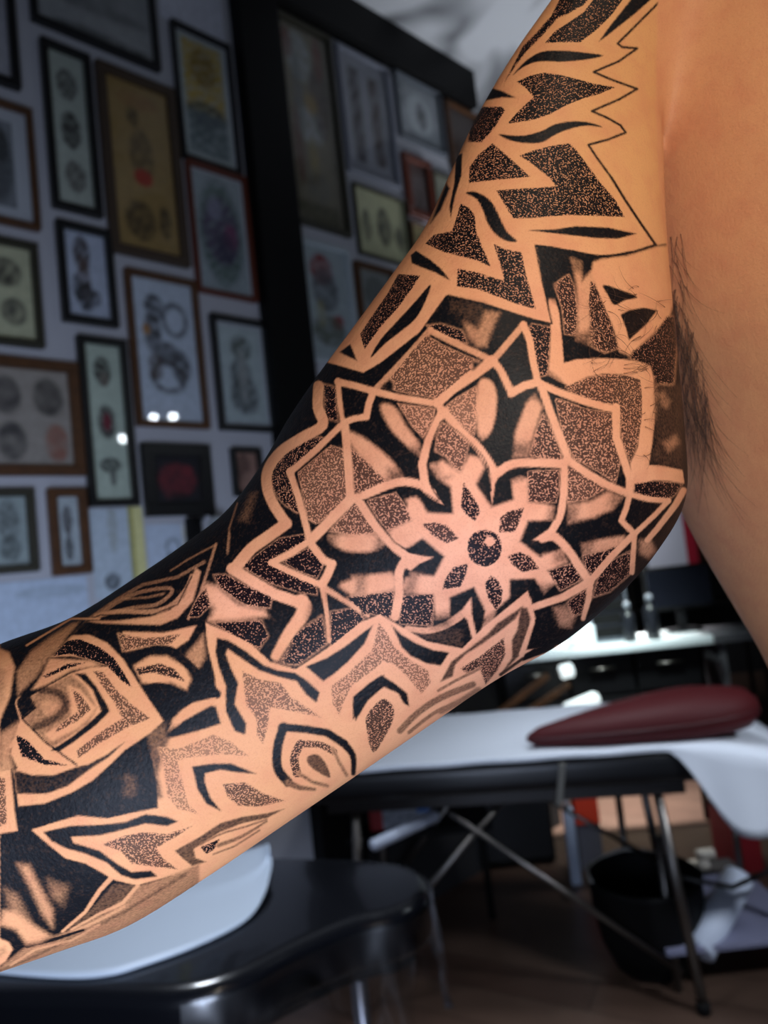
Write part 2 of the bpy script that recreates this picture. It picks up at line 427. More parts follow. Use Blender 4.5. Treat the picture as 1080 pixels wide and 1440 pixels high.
Q d v.75 s1.5 : 525,885 640,835 605,900 560,925
Q k v.65 s1.5 w24-10 ~ : 630,875 760,825 900,740
Q k v.6 s1 w11 ~ : 530,870 640,812 780,770 900,730
Q k v.6 s1 w10 : 600,925 720,880 860,790
R k s1.5 : 243,240 400,205 560,200 700,185 820,140 940,155 1000,180 940,207 820,192 700,225 560,260 400,267 412,300 560,345 660,420 740,465 850,458 885,490 760,507 680,482 600,412 480,362 370,332 290,292
R d v.62 s2 : 570,310 700,260 800,240 940,250 1085,205 1000,262 880,330 920,390 1005,452 900,440 740,420 680,350
R k v.82 s2 : 640,530 775,540 640,665 480,745 350,800 500,690
R k v.5 s3 : 780,545 1000,470 1120,420 1120,620 700,860 400,1000 0,1160 0,1000 150,880 400,790 600,690
R k v.8 s3 w14-8 : 1040,480 700,690 400,840 150,960 0,1020
R x w28-14 o.9 : 625,500 560,570 480,690 350,800
R x w22-12 o.8 : 775,540 690,640 560,700 400,790
R x w16 o.6 : 700,660 560,735 400,810
R x w14 o.6 : 560,760 400,850 200,900 60,990
R k w26-14 : 150,880 320,840 470,790
R x s7 o.75 : 100,420 165,430 230,560 295,680 295,775 240,700 180,570
R x s9 o.35 : 270,510 380,550 350,650 290,600
R x s6 o.9 : 20,680 80,690 200,770 285,825 220,860 150,870 90,790 0,760
R x s8 o.4 : 30,560 100,600 170,740 60,720
R x s2 : -20,830 50,860 72,900 30,970 -20,1000
R k v.3 s4 : -20,900 30,880 40,920 -20,960
K k v.85 s2 : 478,795 540,680 640,608 740,530 800,465 900,398 940,370 900,440 800,520 700,590 620,640 560,700 545,765
K k v.85 s2 : 930,375 965,380 995,470 960,560 920,650 815,755 880,660 880,560 910,500
K x w22 : 975,330 1000,440 960,560 930,640
K d v.7 s2 : 590,720 700,650 835,545 845,640 800,730 730,815 700,725 620,750
K k v.6 w16 : 465,845 560,790 700,720
K k v.65 s1.5 w36 ~ : 250,1070 350,970 480,885 660,810
K k v.6 w20 ~ : 300,1080 420,985 500,940
K k v.55 s2 w34 : 480,960 600,900 690,840
K k v.9 w18 : 815,755 940,665 1100,595
K k : 950,640 1000,610 1120,580 1180,540 1100,620 940,680
K k s1.5 : 205,478 260,530 340,578 440,618 528,630 480,705 400,692 310,650 260,600
N x o.9 s2 : 115,492 300,492 480,470 600,430 680,350 740,195 770,215 725,380 640,475 540,515 400,512 200,505
N x w26 o.6 ~ : 180,465 300,440 500,440 610,400 690,310 720,240
N x w20 o.4 ~ : 200,455 330,370 450,325 590,308 600,340 520,400 380,420 210,462
N x w18 o.35 : 140,480 300,370 440,290 640,245 790,160
N x w14 o.3 : 330,370 470,360 560,340
N x w15 o.5 ~ : 855,60 805,220 750,380 700,480
N x w10 o.35 : 850,65 700,145 600,210
N k w7 : 100,510 200,460 500,458 640,400 720,240
N d v.85 s2 : 740,380 800,300 830,400 760,470 700,470
N x s6 o.5 : 780,300 860,290 900,420 830,430
N x s2 : 330,552 560,560 745,518 700,600 620,655 560,640 450,640 350,665
N d v.62 s2 : 300,560 450,590 660,565 600,625 440,640 330,665
N x s5 o.6 : 680,690 760,600 785,560 795,700 750,770
N x s4 : 395,745 480,690 580,690 680,750 715,820 690,880 600,840 500,850 440,840
N d v.72 s2 : 400,760 540,730 620,760 690,840 620,815 500,785 420,800
N k w48 ~ : 360,725 480,660 600,660 700,740 800,840 860,905
N k w32 ~ : 445,870 540,855 620,890 660,960
N x s3 o.85 : 600,1070 690,985 850,932 862,958 760,992 680,1045
N x w16 o.25 : 930,0 920,110
J x w10 o.3 : 215,110 170,250 160,380
J x s8 o.2 : 230,200 290,60 320,50 270,210
O x s1.5 : 165,440 260,380 400,305 520,270 600,265 500,225 400,210 280,215 330,150 400,95 500,90 600,135 690,225 760,335 820,430 920,575 850,640 700,740 620,820 520,910 400,980 250,1040 105,1055 78,860 100,840 60,760 100,600 125,560 200,500
O d v.95 s1.5 : 285,212 350,125 450,115 560,160 640,220 700,310 745,392 680,345 600,262 520,235 400,200
O x w18-6 o.9 ~ : 60,720 120,600 90,480 110,440
O k v.5 s3 : 170,440 400,310 480,380 545,500 500,590 300,725 130,560 200,500
O x s3 : 380,370 450,400 540,500 500,560 430,620 290,690 250,650 400,560 400,480
O d v.62 s2 : 400,390 460,430 515,510 440,575 300,650 340,590 440,520
O k v.85 s3 w42 ~ : 230,400 330,420 370,490 310,560 200,610
O x s4 o.5 ~ : 230,470 300,460 330,500 260,545
O k s1.5 : 415,308 480,308 540,380 600,480 618,520 540,600 400,705 335,745 285,742 400,668 500,588 570,520 520,400 450,330
O d v.6 s2 : 520,290 580,298 650,390 740,480 850,560 700,622 560,702 440,790 430,740 560,640 685,560 640,470 560,360
O d v.95 s2 : 85,650 160,688 250,790 385,826 250,822 120,775
O k w9 : 162,437 260,380 400,302 500,270 605,265
O k w11 : 162,437 200,500 125,562 250,690 430,822
O k v.93 s1.5 : 78,850 180,880 300,880 430,835 500,818 600,765 702,693 620,772 500,852 380,942 260,985 98,985
O x s4 o.55 : 480,10 290,200 200,330 100,430 95,300 180,180 300,90 400,30
O x s3 o.9 : 180,400 235,320 280,225 500,235 570,262 400,292 260,372
O d v.8 s2 : 235,325 380,252 492,245 380,283 260,333
O k s3 w26-4 : 480,0 380,110 285,215
O x s3 : -20,160 50,190 82,270 55,440 -20,620
O k v.35 s6 : -20,250 30,300 20,450 -20,520
O x s6 o.7 : 0,650 110,580 60,760 80,860 0,860
O x s2 : -20,860 60,850 82,1080 100,1195 -20,1215
O d v.6 s2 : -20,880 30,900 40,1150 -20,1180
O k w9 : 66,850 82,960 106,1200 0,1215
O x s6 o.12 : 700,880 760,890 770,1000 690,1000
O x w10 : 560,0 400,0 150,150
"""
for _l in TATTOO.strip().splitlines():
    if ':' in _l: ink(_l)
# ------------------------------------------------------------------ the person: arm and side of the torso, one continuous skin
# outline stations of the arm: left x,y  right x,y  distance of the axis from the lens
ARM = [(-660,1185,-570,1440,.312), (-500,1120,-380,1445,.316), (-330,1056,-190,1436,.320), (-230,1008,-50,1385,.322), (-110,958,85,1338,.324), (-5,907,182,1302,.325), (100,868,294,1232,.326), (200,805,400,1160,.328),
       (262,762,500,1092,.330), (318,718,602,1022,.331), (368,652,700,955,.332), (404,590,790,905,.333), (446,528,866,842,.334),
       (500,455,925,775,.335), (558,376,965,700,.335), (598,318,963,600,.336), (634,240,950,465,.338), (672,160,938,325,.341),
       (722,75,934,215,.345), (780,-8,935,110,.350), (850,-110,965,0,.355), (940,-240,1060,-120,.362), (1060,-380,1250,-260,.372)]
TORSO = [(1000,-420,2000,-420,.395), (930,-240,1960,-240,.392), (872,-60,1900,-60,.380), (850,60,1860,60,.376), (845,160,1850,160,.378), (852,300,1820,300,.383), (872,450,1810,450,.388),
         (912,580,1810,580,.390), (948,690,1820,690,.390), (980,760,1840,760,.390), (1032,850,1860,850,.390), (1078,932,1880,932,.392),
         (1120,1040,1900,1040,.394), (1160,1180,1920,1180,.396), (1200,1400,1940,1400,.398)]
def loft(stations, ratio, nseg, sub, sub_in, sq=1.0):
    S = catmull(np.array(stations, float), sub)
    V = []; axis = []
    for (lx, ly, rx, ry, d) in S:
        a = ray(lx, ly); b = ray(rx, ry); a = a/np.linalg.norm(a); b = b/np.linalg.norm(b)
        half = math.acos(np.clip(a@b, -1, 1))/2
        m = a+b; m /= np.linalg.norm(m); c = CAM+m*d/(m@_f)
        L = np.linalg.norm(c-CAM); r = L*math.sin(half)
        side = b-a; side -= m*(side@m); side /= np.linalg.norm(side)
        rd = r*ratio if not hasattr(ratio, '__call__') else ratio(r)
        if rd < r: r = r*(1+.5*(1-(rd/r)**2)*math.tan(half)**2)
        axis.append((c, r))
        for k in range(nseg):
            t = 2*math.pi*k/nseg; cx, sx = math.cos(t), math.sin(t)
            V.append(c+side*r*math.copysign(abs(cx)**sq, cx)-m*rd*math.copysign(abs(sx)**sq, sx))
    n = len(S); Fc = []
    for i in range(n-1):
        for k in range(nseg):
            Fc.append((i*nseg+k, i*nseg+(k+1) % nseg, (i+1)*nseg+(k+1) % nseg, (i+1)*nseg+k))
    Fc.append(tuple(range(nseg))[::-1]); Fc.append(tuple((n-1)*nseg+k for k in range(nseg)))
    return V, Fc, axis
def build_body():
    V1, F1, ax1 = loft(ARM, .86, 56, 5, 0)
    V2, F2, ax2 = loft(TORSO, lambda r: min(r*.72, .120), 96, 5, 0, .9)
    tmp = []
    for V, F in ((V1, F1), (V2, F2)):
        bm = B(); vs = [bm.verts.new(v) for v in V]
        for f in F: bm.faces.new([vs[i] for i in f])
        bmesh.ops.recalc_face_normals(bm, faces=bm.faces[:]); tmp.append(bm)
    me = bpy.data.meshes.new('t1'); tmp[0].to_mesh(me); tmp[1].from_mesh(me)
    me2 = bpy.data.meshes.new('t2'); tmp[1].to_mesh(me2)
    for b in tmp: b.free()
    o = bpy.data.objects.new('person', me2); COL.objects.link(o)
    m = o.modifiers.new('r', 'REMESH'); m.mode = 'VOXEL'; m.voxel_size = .0024; m.use_smooth_shade = True
    m = o.modifiers.new('s', 'SMOOTH'); m.factor = .5; m.iterations = 5
    dg = bpy.context.evaluated_depsgraph_get(); me3 = bpy.data.meshes.new_from_object(o.evaluated_get(dg), depsgraph=dg)
    # extra smoothing where the shoulder runs into the chest
    n = len(me3.vertices); P = np.empty(n*3); me3.vertices.foreach_get('co', P); P = P.reshape(-1, 3)
    E = np.empty(len(me3.edges)*2, np.int64); me3.edges.foreach_get('vertices', E); E = E.reshape(-1, 2)
    px, py, pz = project(P)
    w = np.clip((210-py)/130, 0, 1)*np.clip((px-800)/60, 0, 1); w = w*w*(3-2*w)
    w = np.maximum(w, .01*np.clip((px-800)/80, 0, 1)*np.clip((760-py)/100, 0, 1))
    deg = np.bincount(E.ravel(), minlength=n).astype(float)[:, None]
    for it in range(140):
        A = np.zeros_like(P)
        for k in range(3):
            A[:, k] = np.bincount(E[:, 0], P[E[:, 1], k], n)+np.bincount(E[:, 1], P[E[:, 0], k], n)
        P += (A/deg-P)*w[:, None]*.8
    me3.vertices.foreach_set('co', P.ravel()); me3.update()
    o.modifiers.clear(); o.data = me3
    m = o.modifiers.new('d', 'SUBSURF'); m.levels = 2; m.subdivision_type = 'CATMULL_CLARK'
    dg = bpy.context.evaluated_depsgraph_get(); me4 = bpy.data.meshes.new_from_object(o.evaluated_get(dg), depsgraph=dg)
    o.modifiers.clear(); o.data = me4
    n = len(me4.vertices); P = np.empty(n*3, np.float32); me4.vertices.foreach_get('co', P); P = P.reshape(-1, 3).astype(float)
    print('body verts', n)
    # ink only on the arm, none on the chest
    C = np.array([a[0] for a in ax1]); R_ = np.array([a[1] for a in ax1])
    C2 = np.array([a[0] for a in ax2])
    onarm = np.zeros(n)
    for i in range(0, n, 60000):
        q = P[i:i+60000]
        d = (np.linalg.norm(q[:, None, :]-C[None], axis=2)/R_[None]).min(1)
        onarm[i:i+60000] = np.clip((1.10-d)/.03, 0, 1)
    px, py, pz = project(P)
    crease_y = np.array([-400, 0, 150, 250, 350, 450, 560, 700, 760, 1440.]); crease_x = np.array([990, 925, 922, 926, 938, 952, 972, 990, 1040, 1500.])
    onarm *= np.clip((np.interp(py, crease_y, crease_x)-px)/3+.5, 0, 1)
    X = np.clip(px, 0, W_-1.001); Y = np.clip(py, 0, H_-1.001); xi = X.astype(int); yi = Y.astype(int); fx = X-xi; fy = Y-yi
    def samp(M): return (M[yi, xi]*(1-fx)*(1-fy)+M[yi, xi+1]*fx*(1-fy)+M[yi+1, xi]*(1-fx)*fy+M[yi+1, xi+1]*fx*fy)
    s = samp(SOL)*onarm; d = samp(DOT)*onarm
    off = ((px < 0) | (py < 0))
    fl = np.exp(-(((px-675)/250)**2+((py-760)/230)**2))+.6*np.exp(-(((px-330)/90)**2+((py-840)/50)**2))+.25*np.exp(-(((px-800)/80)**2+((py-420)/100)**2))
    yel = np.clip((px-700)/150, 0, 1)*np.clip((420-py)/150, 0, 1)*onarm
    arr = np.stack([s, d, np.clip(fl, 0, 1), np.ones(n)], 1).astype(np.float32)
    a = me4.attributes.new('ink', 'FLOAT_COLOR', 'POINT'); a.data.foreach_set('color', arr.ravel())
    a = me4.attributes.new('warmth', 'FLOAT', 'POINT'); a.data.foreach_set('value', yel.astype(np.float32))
    me4.polygons.foreach_set('use_smooth', [True]*len(me4.polygons))
    return o
def skin_material():
    m = bpy.data.materials.new('tattooed_skin'); m.use_nodes = True; nt = m.node_tree; L = nt.links.new
    b = nt.nodes['Principled BSDF']
    def node(t, **k):
        n = nt.nodes.new(t)
        for a, v in k.items(): setattr(n, a, v)
        return n
    def math_(op, a, b_=None, c=None, clamp=False):
        n = node('ShaderNodeMath', operation=op); n.use_clamp = clamp
        for i, v in enumerate((a, b_, c)):
            if v is None: continue
            if isinstance(v, (int, float)): n.inputs[i].default_value = v
            else: L(v, n.inputs[i])
        return n.outputs[0]
    def mix(fac, a, c, bt='MIX'):
        n = node('ShaderNodeMix', data_type='RGBA', blend_type=bt)
        for i, v in ((0, fac), (6, a), (7, c)):
            if isinstance(v, (int, float, tuple)): n.inputs[i].default_value = v
            else: L(v, n.inputs[i])
        return n.outputs[2]
    def noise(sc, det=2, rough=.5, vec=None):
        n = node('ShaderNodeTexNoise'); n.inputs['Scale'].default_value = sc; n.inputs['Detail'].default_value = det; n.inputs['Roughness'].default_value = rough
        L(vec if vec else tc, n.inputs['Vector']); return n.outputs['Fac']
    tc = node('ShaderNodeTexCoord').outputs['Object']
    at_ = node('ShaderNodeAttribute', attribute_name='ink'); sep = node('ShaderNodeSeparateColor'); L(at_.outputs['Color'], sep.inputs[0])
    S, D, Fl = sep.outputs[0], sep.outputs[1], sep.outputs[2]
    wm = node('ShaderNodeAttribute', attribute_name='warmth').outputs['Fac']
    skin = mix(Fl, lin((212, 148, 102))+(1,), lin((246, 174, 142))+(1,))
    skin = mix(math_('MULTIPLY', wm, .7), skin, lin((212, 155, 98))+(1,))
    mott = noise(90, 3)
    skin = mix(math_('MULTIPLY', math_('SUBTRACT', mott, .42, clamp=True), 1.1, clamp=True), skin, lin((196, 118, 88))+(1,))
    pores = noise(1500, 2)
    skin = mix(math_('MULTIPLY', math_('SUBTRACT', pores, .5, clamp=True), .9, clamp=True), skin, lin((165, 100, 75))+(1,))
    # stipple: wormy fine dots, denser where the D channel is higher
    dn = noise(1500, 0.0, .4)
    thr = math_('MULTIPLY_ADD', math_('SUBTRACT', D, .5), .33, .530)
    dots = math_('MULTIPLY', math_('SUBTRACT', thr, dn), 16.0); dots = math_('ADD', dots, .5, clamp=True)
    gate = math_('MULTIPLY', math_('SUBTRACT', D, .06, clamp=True), 6.0, clamp=True)
    dots = math_('MULTIPLY', dots, gate)
    haze = math_('MULTIPLY', math_('MULTIPLY', D, D), .72)
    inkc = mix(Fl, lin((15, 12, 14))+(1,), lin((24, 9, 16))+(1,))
    c1 = mix(haze, skin, lin((112, 64, 62))+(1,))
    dop = math_('MULTIPLY_ADD', D, 1.5, -.12, clamp=True)
    c2 = mix(math_('MULTIPLY', dots, dop), c1, inkc)
    sn = noise(420, 3, .6); s2 = math_('MULTIPLY', S, math_('MULTIPLY_ADD', math_('SUBTRACT', sn, .5), .22, 1.0), clamp=True)
    edge = math_('ADD', S, math_('MULTIPLY', math_('SUBTRACT', noise(900, 1), .5), math_('MULTIPLY', math_('MULTIPLY', S, math_('SUBTRACT', 1.0, S)), 2.4)), clamp=True)
    s3 = math_('MULTIPLY', edge, math_('MULTIPLY_ADD', math_('SUBTRACT', sn, .5), .10, 1.045), clamp=True)
    c3 = mix(s3, c2, lin((12, 12, 16))+(1,))
    L(c3, b.inputs['Base Color'])
    b.inputs['Roughness'].default_value = .50; b.inputs['Specular IOR Level'].default_value = .16
    b.inputs['Subsurface Weight'].default_value = 0.0
    h = math_('ADD', math_('MULTIPLY', noise(700, 3), .5), math_('MULTIPLY', noise(120, 3), .8))
    bp = node('ShaderNodeBump'); bp.inputs['Strength'].default_value = .35; bp.inputs['Distance'].default_value = .0012
    L(h, bp.inputs['Height']); L(bp.outputs['Normal'], b.inputs['Normal'])
    return m
person = build_body()
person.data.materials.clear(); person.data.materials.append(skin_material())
tag(person, 'bare arm with a black mandala tattoo sleeve stretched out from an untattooed torso', 'person')
# armpit hair
def surface_hits():
    from mathutils.bvhtree import BVHTree
    dg = bpy.context.evaluated_depsgraph_get()
    return BVHTree.FromObject(person, dg)
_bvh = surface_hits()
def hair():
    cu = bpy.data.curves.new('armpit_hair', 'CURVE'); cu.dimensions = '3D'; cu.bevel_depth = .00010; cu.bevel_resolution = 1
    R0 = random.Random(3)
    def strand(px, py, ang, ln, curl, lift):
        # walks over the skin, lifting off it towards the tip
        pts = []; x, y, a = px, py, ang
        n = 9
        for i in range(n):
            r = Vector(ray(x, y)); r.normalize()
            h = _bvh.ray_cast(Vector(CAM), r)
            if h[0] is None: break
            t = i/(n-1)
            pts.append(h[0]+h[1]*(.0002+lift*math.sin(t*2.2)*.004))
            x += math.sin(a)*ln/n; y += math.cos(a)*ln/n; a += curl/n
        if len(pts) < 4: return
        # keep it free of sudden jumps in depth
        for i in range(1, len(pts)):
            if (pts[i]-pts[i-1]).length > .012: pts = pts[:i]; break
        if len(pts) < 4: return
        sp = cu.splines.new('POLY'); sp.points.add(len(pts)-1)
        for i, p in enumerate(pts):
            sp.points[i].co = (*p, 1); sp.points[i].radius = 1.0-.75*i/(len(pts)-1)
    CX = lambda y: float(np.interp(y, [300, 400, 480, 560, 660, 700], [928, 938, 948, 956, 964, 968]))
    for k in range(175):                      # main tuft hanging along the crease
        y = 400+(R0.random()**.8)*215; x = CX(y)+6+R0.random()**1.3*34*min(1, (y-380)/120)
        strand(x, y, R0.uniform(-.1, .5), R0.uniform(50, 170), R0.uniform(-.7, .6), R0.uniform(.2, 1.4))
    for k in range(26):
        y = R0.uniform(320, 470); strand(CX(y)+R0.uniform(6, 30), y, R0.uniform(-.1, .8), R0.uniform(40, 90), R0.uniform(-1, 1), R0.uniform(.1, .5))
    for k in range(90):                      # sparse curls lying over the inner arm
        x = R0.uniform(830, 935); y = R0.uniform(400, 640)
        if y > 540 and x < 890: continue
        strand(x, y, R0.uniform(.4, 2.2)*R0.choice([1, -1]), R0.uniform(20, 60), R0.uniform(-2.4, 2.4), .3)
    m = mat('hair', (74, 48, 32), .5)
    o = bpy.data.objects.new('armpit_hair', cu); COL.objects.link(o); cu.materials.append(m)
    dg = bpy.context.evaluated_depsgraph_get(); me = bpy.data.meshes.new_from_object(o.evaluated_get(dg), depsgraph=dg)
    bpy.data.objects.remove(o)
    o = bpy.data.objects.new('armpit_hair', me); COL.objects.link(o); o.parent = person
    if not me.materials: me.materials.append(m)
    tag(o, 'dark brown armpit hair', kind='stuff')
hair()
# ------------------------------------------------------------------ the room
CEIL = 4.1
W0 = on_z(572, 60, CEIL)
_d = ray(1610, 673); WD = np.array([_d[0], _d[1], 0.0]); WD /= np.linalg.norm(WD)
WN = np.array([WD[1], -WD[0], 0.0])               # out of the wall, into the room
if np.dot(WN, CAM-W0) < 0: WN = -WN
W0f = np.array([W0[0], W0[1], 0.0])
def sz(px, py, off=0.0):
    p = on_plane(px, py, W0+WN*off, WN); return np.dot(p-W0f, WD), p[2]
def wall_mtx(s, z, off=0.0):                       # local x along the wall, y into the wall, z up
    p = W0f+WD*s+WN*off; n = -WN
    return Matrix(((WD[0], n[0], 0, p[0]), (WD[1], n[1], 0, p[1]), (0, 0, 1, z), (0, 0, 0, 1)))
def struct(name, bm, m, mtx=None):
    o = obj(name, bm, m, None, False, mtx); o['kind'] = 'structure'; return o
M_wall = mat('painted_wall', (176, 178, 186), .75, noise=.06, nscale=3, bump=.05)
M_dark = mat('black_paint', (5, 5, 6), .6, spec=.2)
M_darkwall = mat('dark_wall', (30, 29, 31), .8, noise=.1, nscale=2)
S0, S1 = -4.2, sz(728, 700)[0]
b = B(); bx(b, ((S0+S1)/2, .06, CEIL/2), (S1-S0, .12, CEIL)); struct('wall_left', b, M_wall, wall_mtx(0, 0))
zb = sz(540, 93)[1]
b = B(); bx(b, ((S0+S1)/2, -.03, (zb+CEIL)/2), (S1-S0, .06, CEIL-zb)); struct('trim_1', b, M_dark, wall_mtx(0, 0))
sL = (sz(322, 60)[0]+sz(352, 280)[0])/2; sR = (sz(382, 60)[0]+sz(408, 300)[0])/2
b = B(); bx(b, ((sL+sR)/2, -.035, zb/2), (sR-sL, .07, zb-.001), bev=.006)
struct('trim_2', b, M_dark, wall_mtx(0, 0))
pend = W0f+WD*S1
xe = pend[0]; ye = pend[1]
YB = 7.0; XR = 4.6
b = B(); bx(b, ((sR+S1)/2, -.012, .55), (S1-sR-.002, .024, 1.1), bev=.003); struct('trim_3', b, M_darkwall, wall_mtx(0, 0))
b = B(); bx(b, (xe-.07, (ye+YB)/2+.06, CEIL/2), (.12, YB-ye-.12, CEIL)); struct('wall_side', b, M_darkwall)
b = B(); bx(b, ((xe+XR)/2, YB+.06, CEIL/2), (XR-xe+.0, .12, CEIL)); struct('wall_back', b, M_darkwall)
b = B(); bx(b, (XR+.06, YB/2-1.0, CEIL/2), (.12, YB+2.0, CEIL)); struct('wall_right', b, M_darkwall)
# floor of brown boards
def floor_mat():
    m = bpy.data.materials.new('floor_boards'); m.use_nodes = True; nt = m.node_tree; b = nt.nodes['Principled BSDF']; L = nt.links.new
    tc = nt.nodes.new('ShaderNodeTexCoord'); mp = nt.nodes.new('ShaderNodeMapping'); mp.inputs['Rotation'].default_value = (0, 0, .5)
    L(tc.outputs['Object'], mp.inputs['Vector'])
    br = nt.nodes.new('ShaderNodeTexBrick'); br.inputs['Scale'].default_value = 1.0; br.inputs['Brick Width'].default_value = 1.4; br.inputs['Row Height'].default_value = .16
    br.inputs['Mortar Size'].default_value = .002; br.inputs['Color1'].default_value = lin((84, 66, 56))+(1,); br.inputs['Color2'].default_value = lin((70, 52, 44))+(1,); br.inputs['Mortar'].default_value = lin((40, 30, 26))+(1,)
    L(mp.outputs[0], br.inputs['Vector'])
    n = nt.nodes.new('ShaderNodeTexNoise'); n.inputs['Scale'].default_value = 7; n.inputs['Detail'].default_value = 5; L(mp.outputs[0], n.inputs['Vector'])
    mx = nt.nodes.new('ShaderNodeMix'); mx.data_type = 'RGBA'; mx.blend_type = 'MULTIPLY'; mx.inputs[0].default_value = .4
    L(br.outputs['Color'], mx.inputs[6]); L(n.outputs['Fac'], mx.inputs[7]); L(mx.outputs[2], b.inputs['Base Color'])
    b.inputs['Roughness'].default_value = .32; return m
b = B(); bx(b, (.6, YB/2-1.0, -.05), (9.0, YB+3.2, .1)); struct('floor', b, floor_mat())
def ceil_mat():
    m = bpy.data.materials.new('ceiling_mural'); m.use_nodes = True; nt = m.node_tree; b = nt.nodes['Principled BSDF']; L = nt.links.new
    tc = nt.nodes.new('ShaderNodeTexCoord')
    wv = nt.nodes.new('ShaderNodeTexNoise'); wv.inputs['Scale'].default_value = 1.1; wv.inputs['Detail'].default_value = 2.0; wv.inputs['Distortion'].default_value = 1.4
    L(tc.outputs['Object'], wv.inputs['Vector'])
    r = nt.nodes.new('ShaderNodeValToRGB'); L(wv.outputs['Fac'], r.inputs['Fac'])
    e = r.color_ramp.elements; e[0].position = .40; e[0].color = lin((26, 28, 30))+(1,); e[1].position = .54; e[1].color = lin((205, 208, 212))+(1,)
    x = e.new(.45); x.color = lin((150, 153, 157))+(1,)
    L(r.outputs['Color'], b.inputs['Base Color']); b.inputs['Roughness'].default_value = .8; return m
b = B(); bx(b, (.6, YB/2-1.0, CEIL+.05), (9.0, YB+3.2, .1)); struct('ceiling', b, ceil_mat())
# ------------------------------------------------------------------ framed flash sheets on the wall
M_blackf = mat('black_frame', (16, 16, 18), .4)
M_brownf = mat('brown_frame', (84, 52, 26), .45, noise=.3, nscale=30)
M_olivef = mat('olive_frame', (46, 44, 32), .5)
M_redf = mat('red_brown_frame', (92, 38, 20), .45)
M_glass = glassmat('frame_glass', .03, fac=.03, const=True)
M_back = mat('backing_board', (60, 52, 44), .8)
def art_mat():
    m = bpy.data.materials.new('printed_paper'); m.use_nodes = True; nt = m.node_tree; b = nt.nodes['Principled BSDF']
    a = nt.nodes.new('ShaderNodeAttribute'); a.attribute_name = 'print'
    n = nt.nodes.new('ShaderNodeTexNoise'); n.inputs['Scale'].default_value = 45; n.inputs['Detail'].default_value = 3
    tc = nt.nodes.new('ShaderNodeTexCoord'); nt.links.new(tc.outputs['Object'], n.inputs['Vector'])
    r = nt.nodes.new('ShaderNodeMapRange'); r.inputs[1].default_value = .3; r.inputs[2].default_value = .7; r.inputs[3].default_value = .86; r.inputs[4].default_value = 1.06
    nt.links.new(n.outputs['Fac'], r.inputs[0])
    mx = nt.nodes.new('ShaderNodeMix'); mx.data_type = 'RGBA'; mx.blend_type = 'MULTIPLY'; mx.inputs[0].default_value = 1
    nt.links.new(a.outputs['Color'], mx.inputs[6]); nt.links.new(r.outputs[0], mx.inputs[7]); nt.links.new(mx.outputs[2], b.inputs['Base Color'])
    b.inputs['Roughness'].default_value = .7; return m
M_art = art_mat()
def print_mesh(w, h, paper, blobs, seed, mtx_parent, y=-.004, name='print'):
    nu, nv = 44, max(30, int(44*h/w)); nv = min(nv, 130)
    U, V = np.meshgrid(np.linspace(0, 1, nu), np.linspace(0, 1, nv))
    r = np.random.default_rng(seed)
    C = np.empty(U.shape+(3,)); C[:] = lin(paper)
    # hand drawn unevenness shared by the drawings of this sheet
    N = np.zeros(U.shape)
    for k in range(10):
        fx, fy, p = r.uniform(6, 34), r.uniform(6, 34)*h/w, r.uniform(0, 6.28)
        N += np.sin(U*fx*r.choice([1, -1])+V*fy+p+1.5*np.sin(U*9+V*7+p))
    N = N/5.0
    for (u, v, ru, rv, c, st, ph) in blobs:
        dd = ((U-u)/ru)**2+((V-v)/rv)**2
        if ph == 'r': dd = np.maximum(abs(U-u)/ru, abs(V-v)/rv)**4
        m_ = np.clip(1.25-dd, 0, .5)/.5
        if ph == 'o': m_ = m_*np.clip((dd-.35)*4, 0, 1)
        if ph != 'f': m_ = m_*np.clip(.78+.34*N, .3, 1)
        m_ = (m_*st)[..., None]
        lc = np.array(lin(c)); lc = lc*(.45 if sum(c) < 400 and max(c)-min(c) < 45 and ph != 'f' else .95); C = C*(1-m_)+lc*m_
    vs = [((u-.5)*w, y, (.5-v)*h) for u, v in zip(U.ravel(), V.ravel())]
    fs = [(j*nu+i, (j+1)*nu+i, (j+1)*nu+i+1, j*nu+i+1) for j in range(nv-1) for i in range(nu-1)]
    me = bpy.data.meshes.new(name); me.from_pydata(vs, [], fs); me.update(); me.materials.append(M_art)
    a = me.attributes.new('print', 'FLOAT_COLOR', 'POINT')
    a.data.foreach_set('color', np.concatenate([C.reshape(-1, 3), np.ones((nu*nv, 1))], 1).astype(np.float32).ravel())
    o = bpy.data.objects.new(name, me); COL.objects.link(o)
    return o
def rect(c):
    (tl, tr, br, bl) = c; p = [sz(*q) for q in c]
    s0 = (p[0][0]+p[3][0])/2; s1 = (p[1][0]+p[2][0])/2; z1 = (p[0][1]+p[1][1])/2; z0 = (p[2][1]+p[3][1])/2
    return s0, s1, z0, z1
_pk = [0]
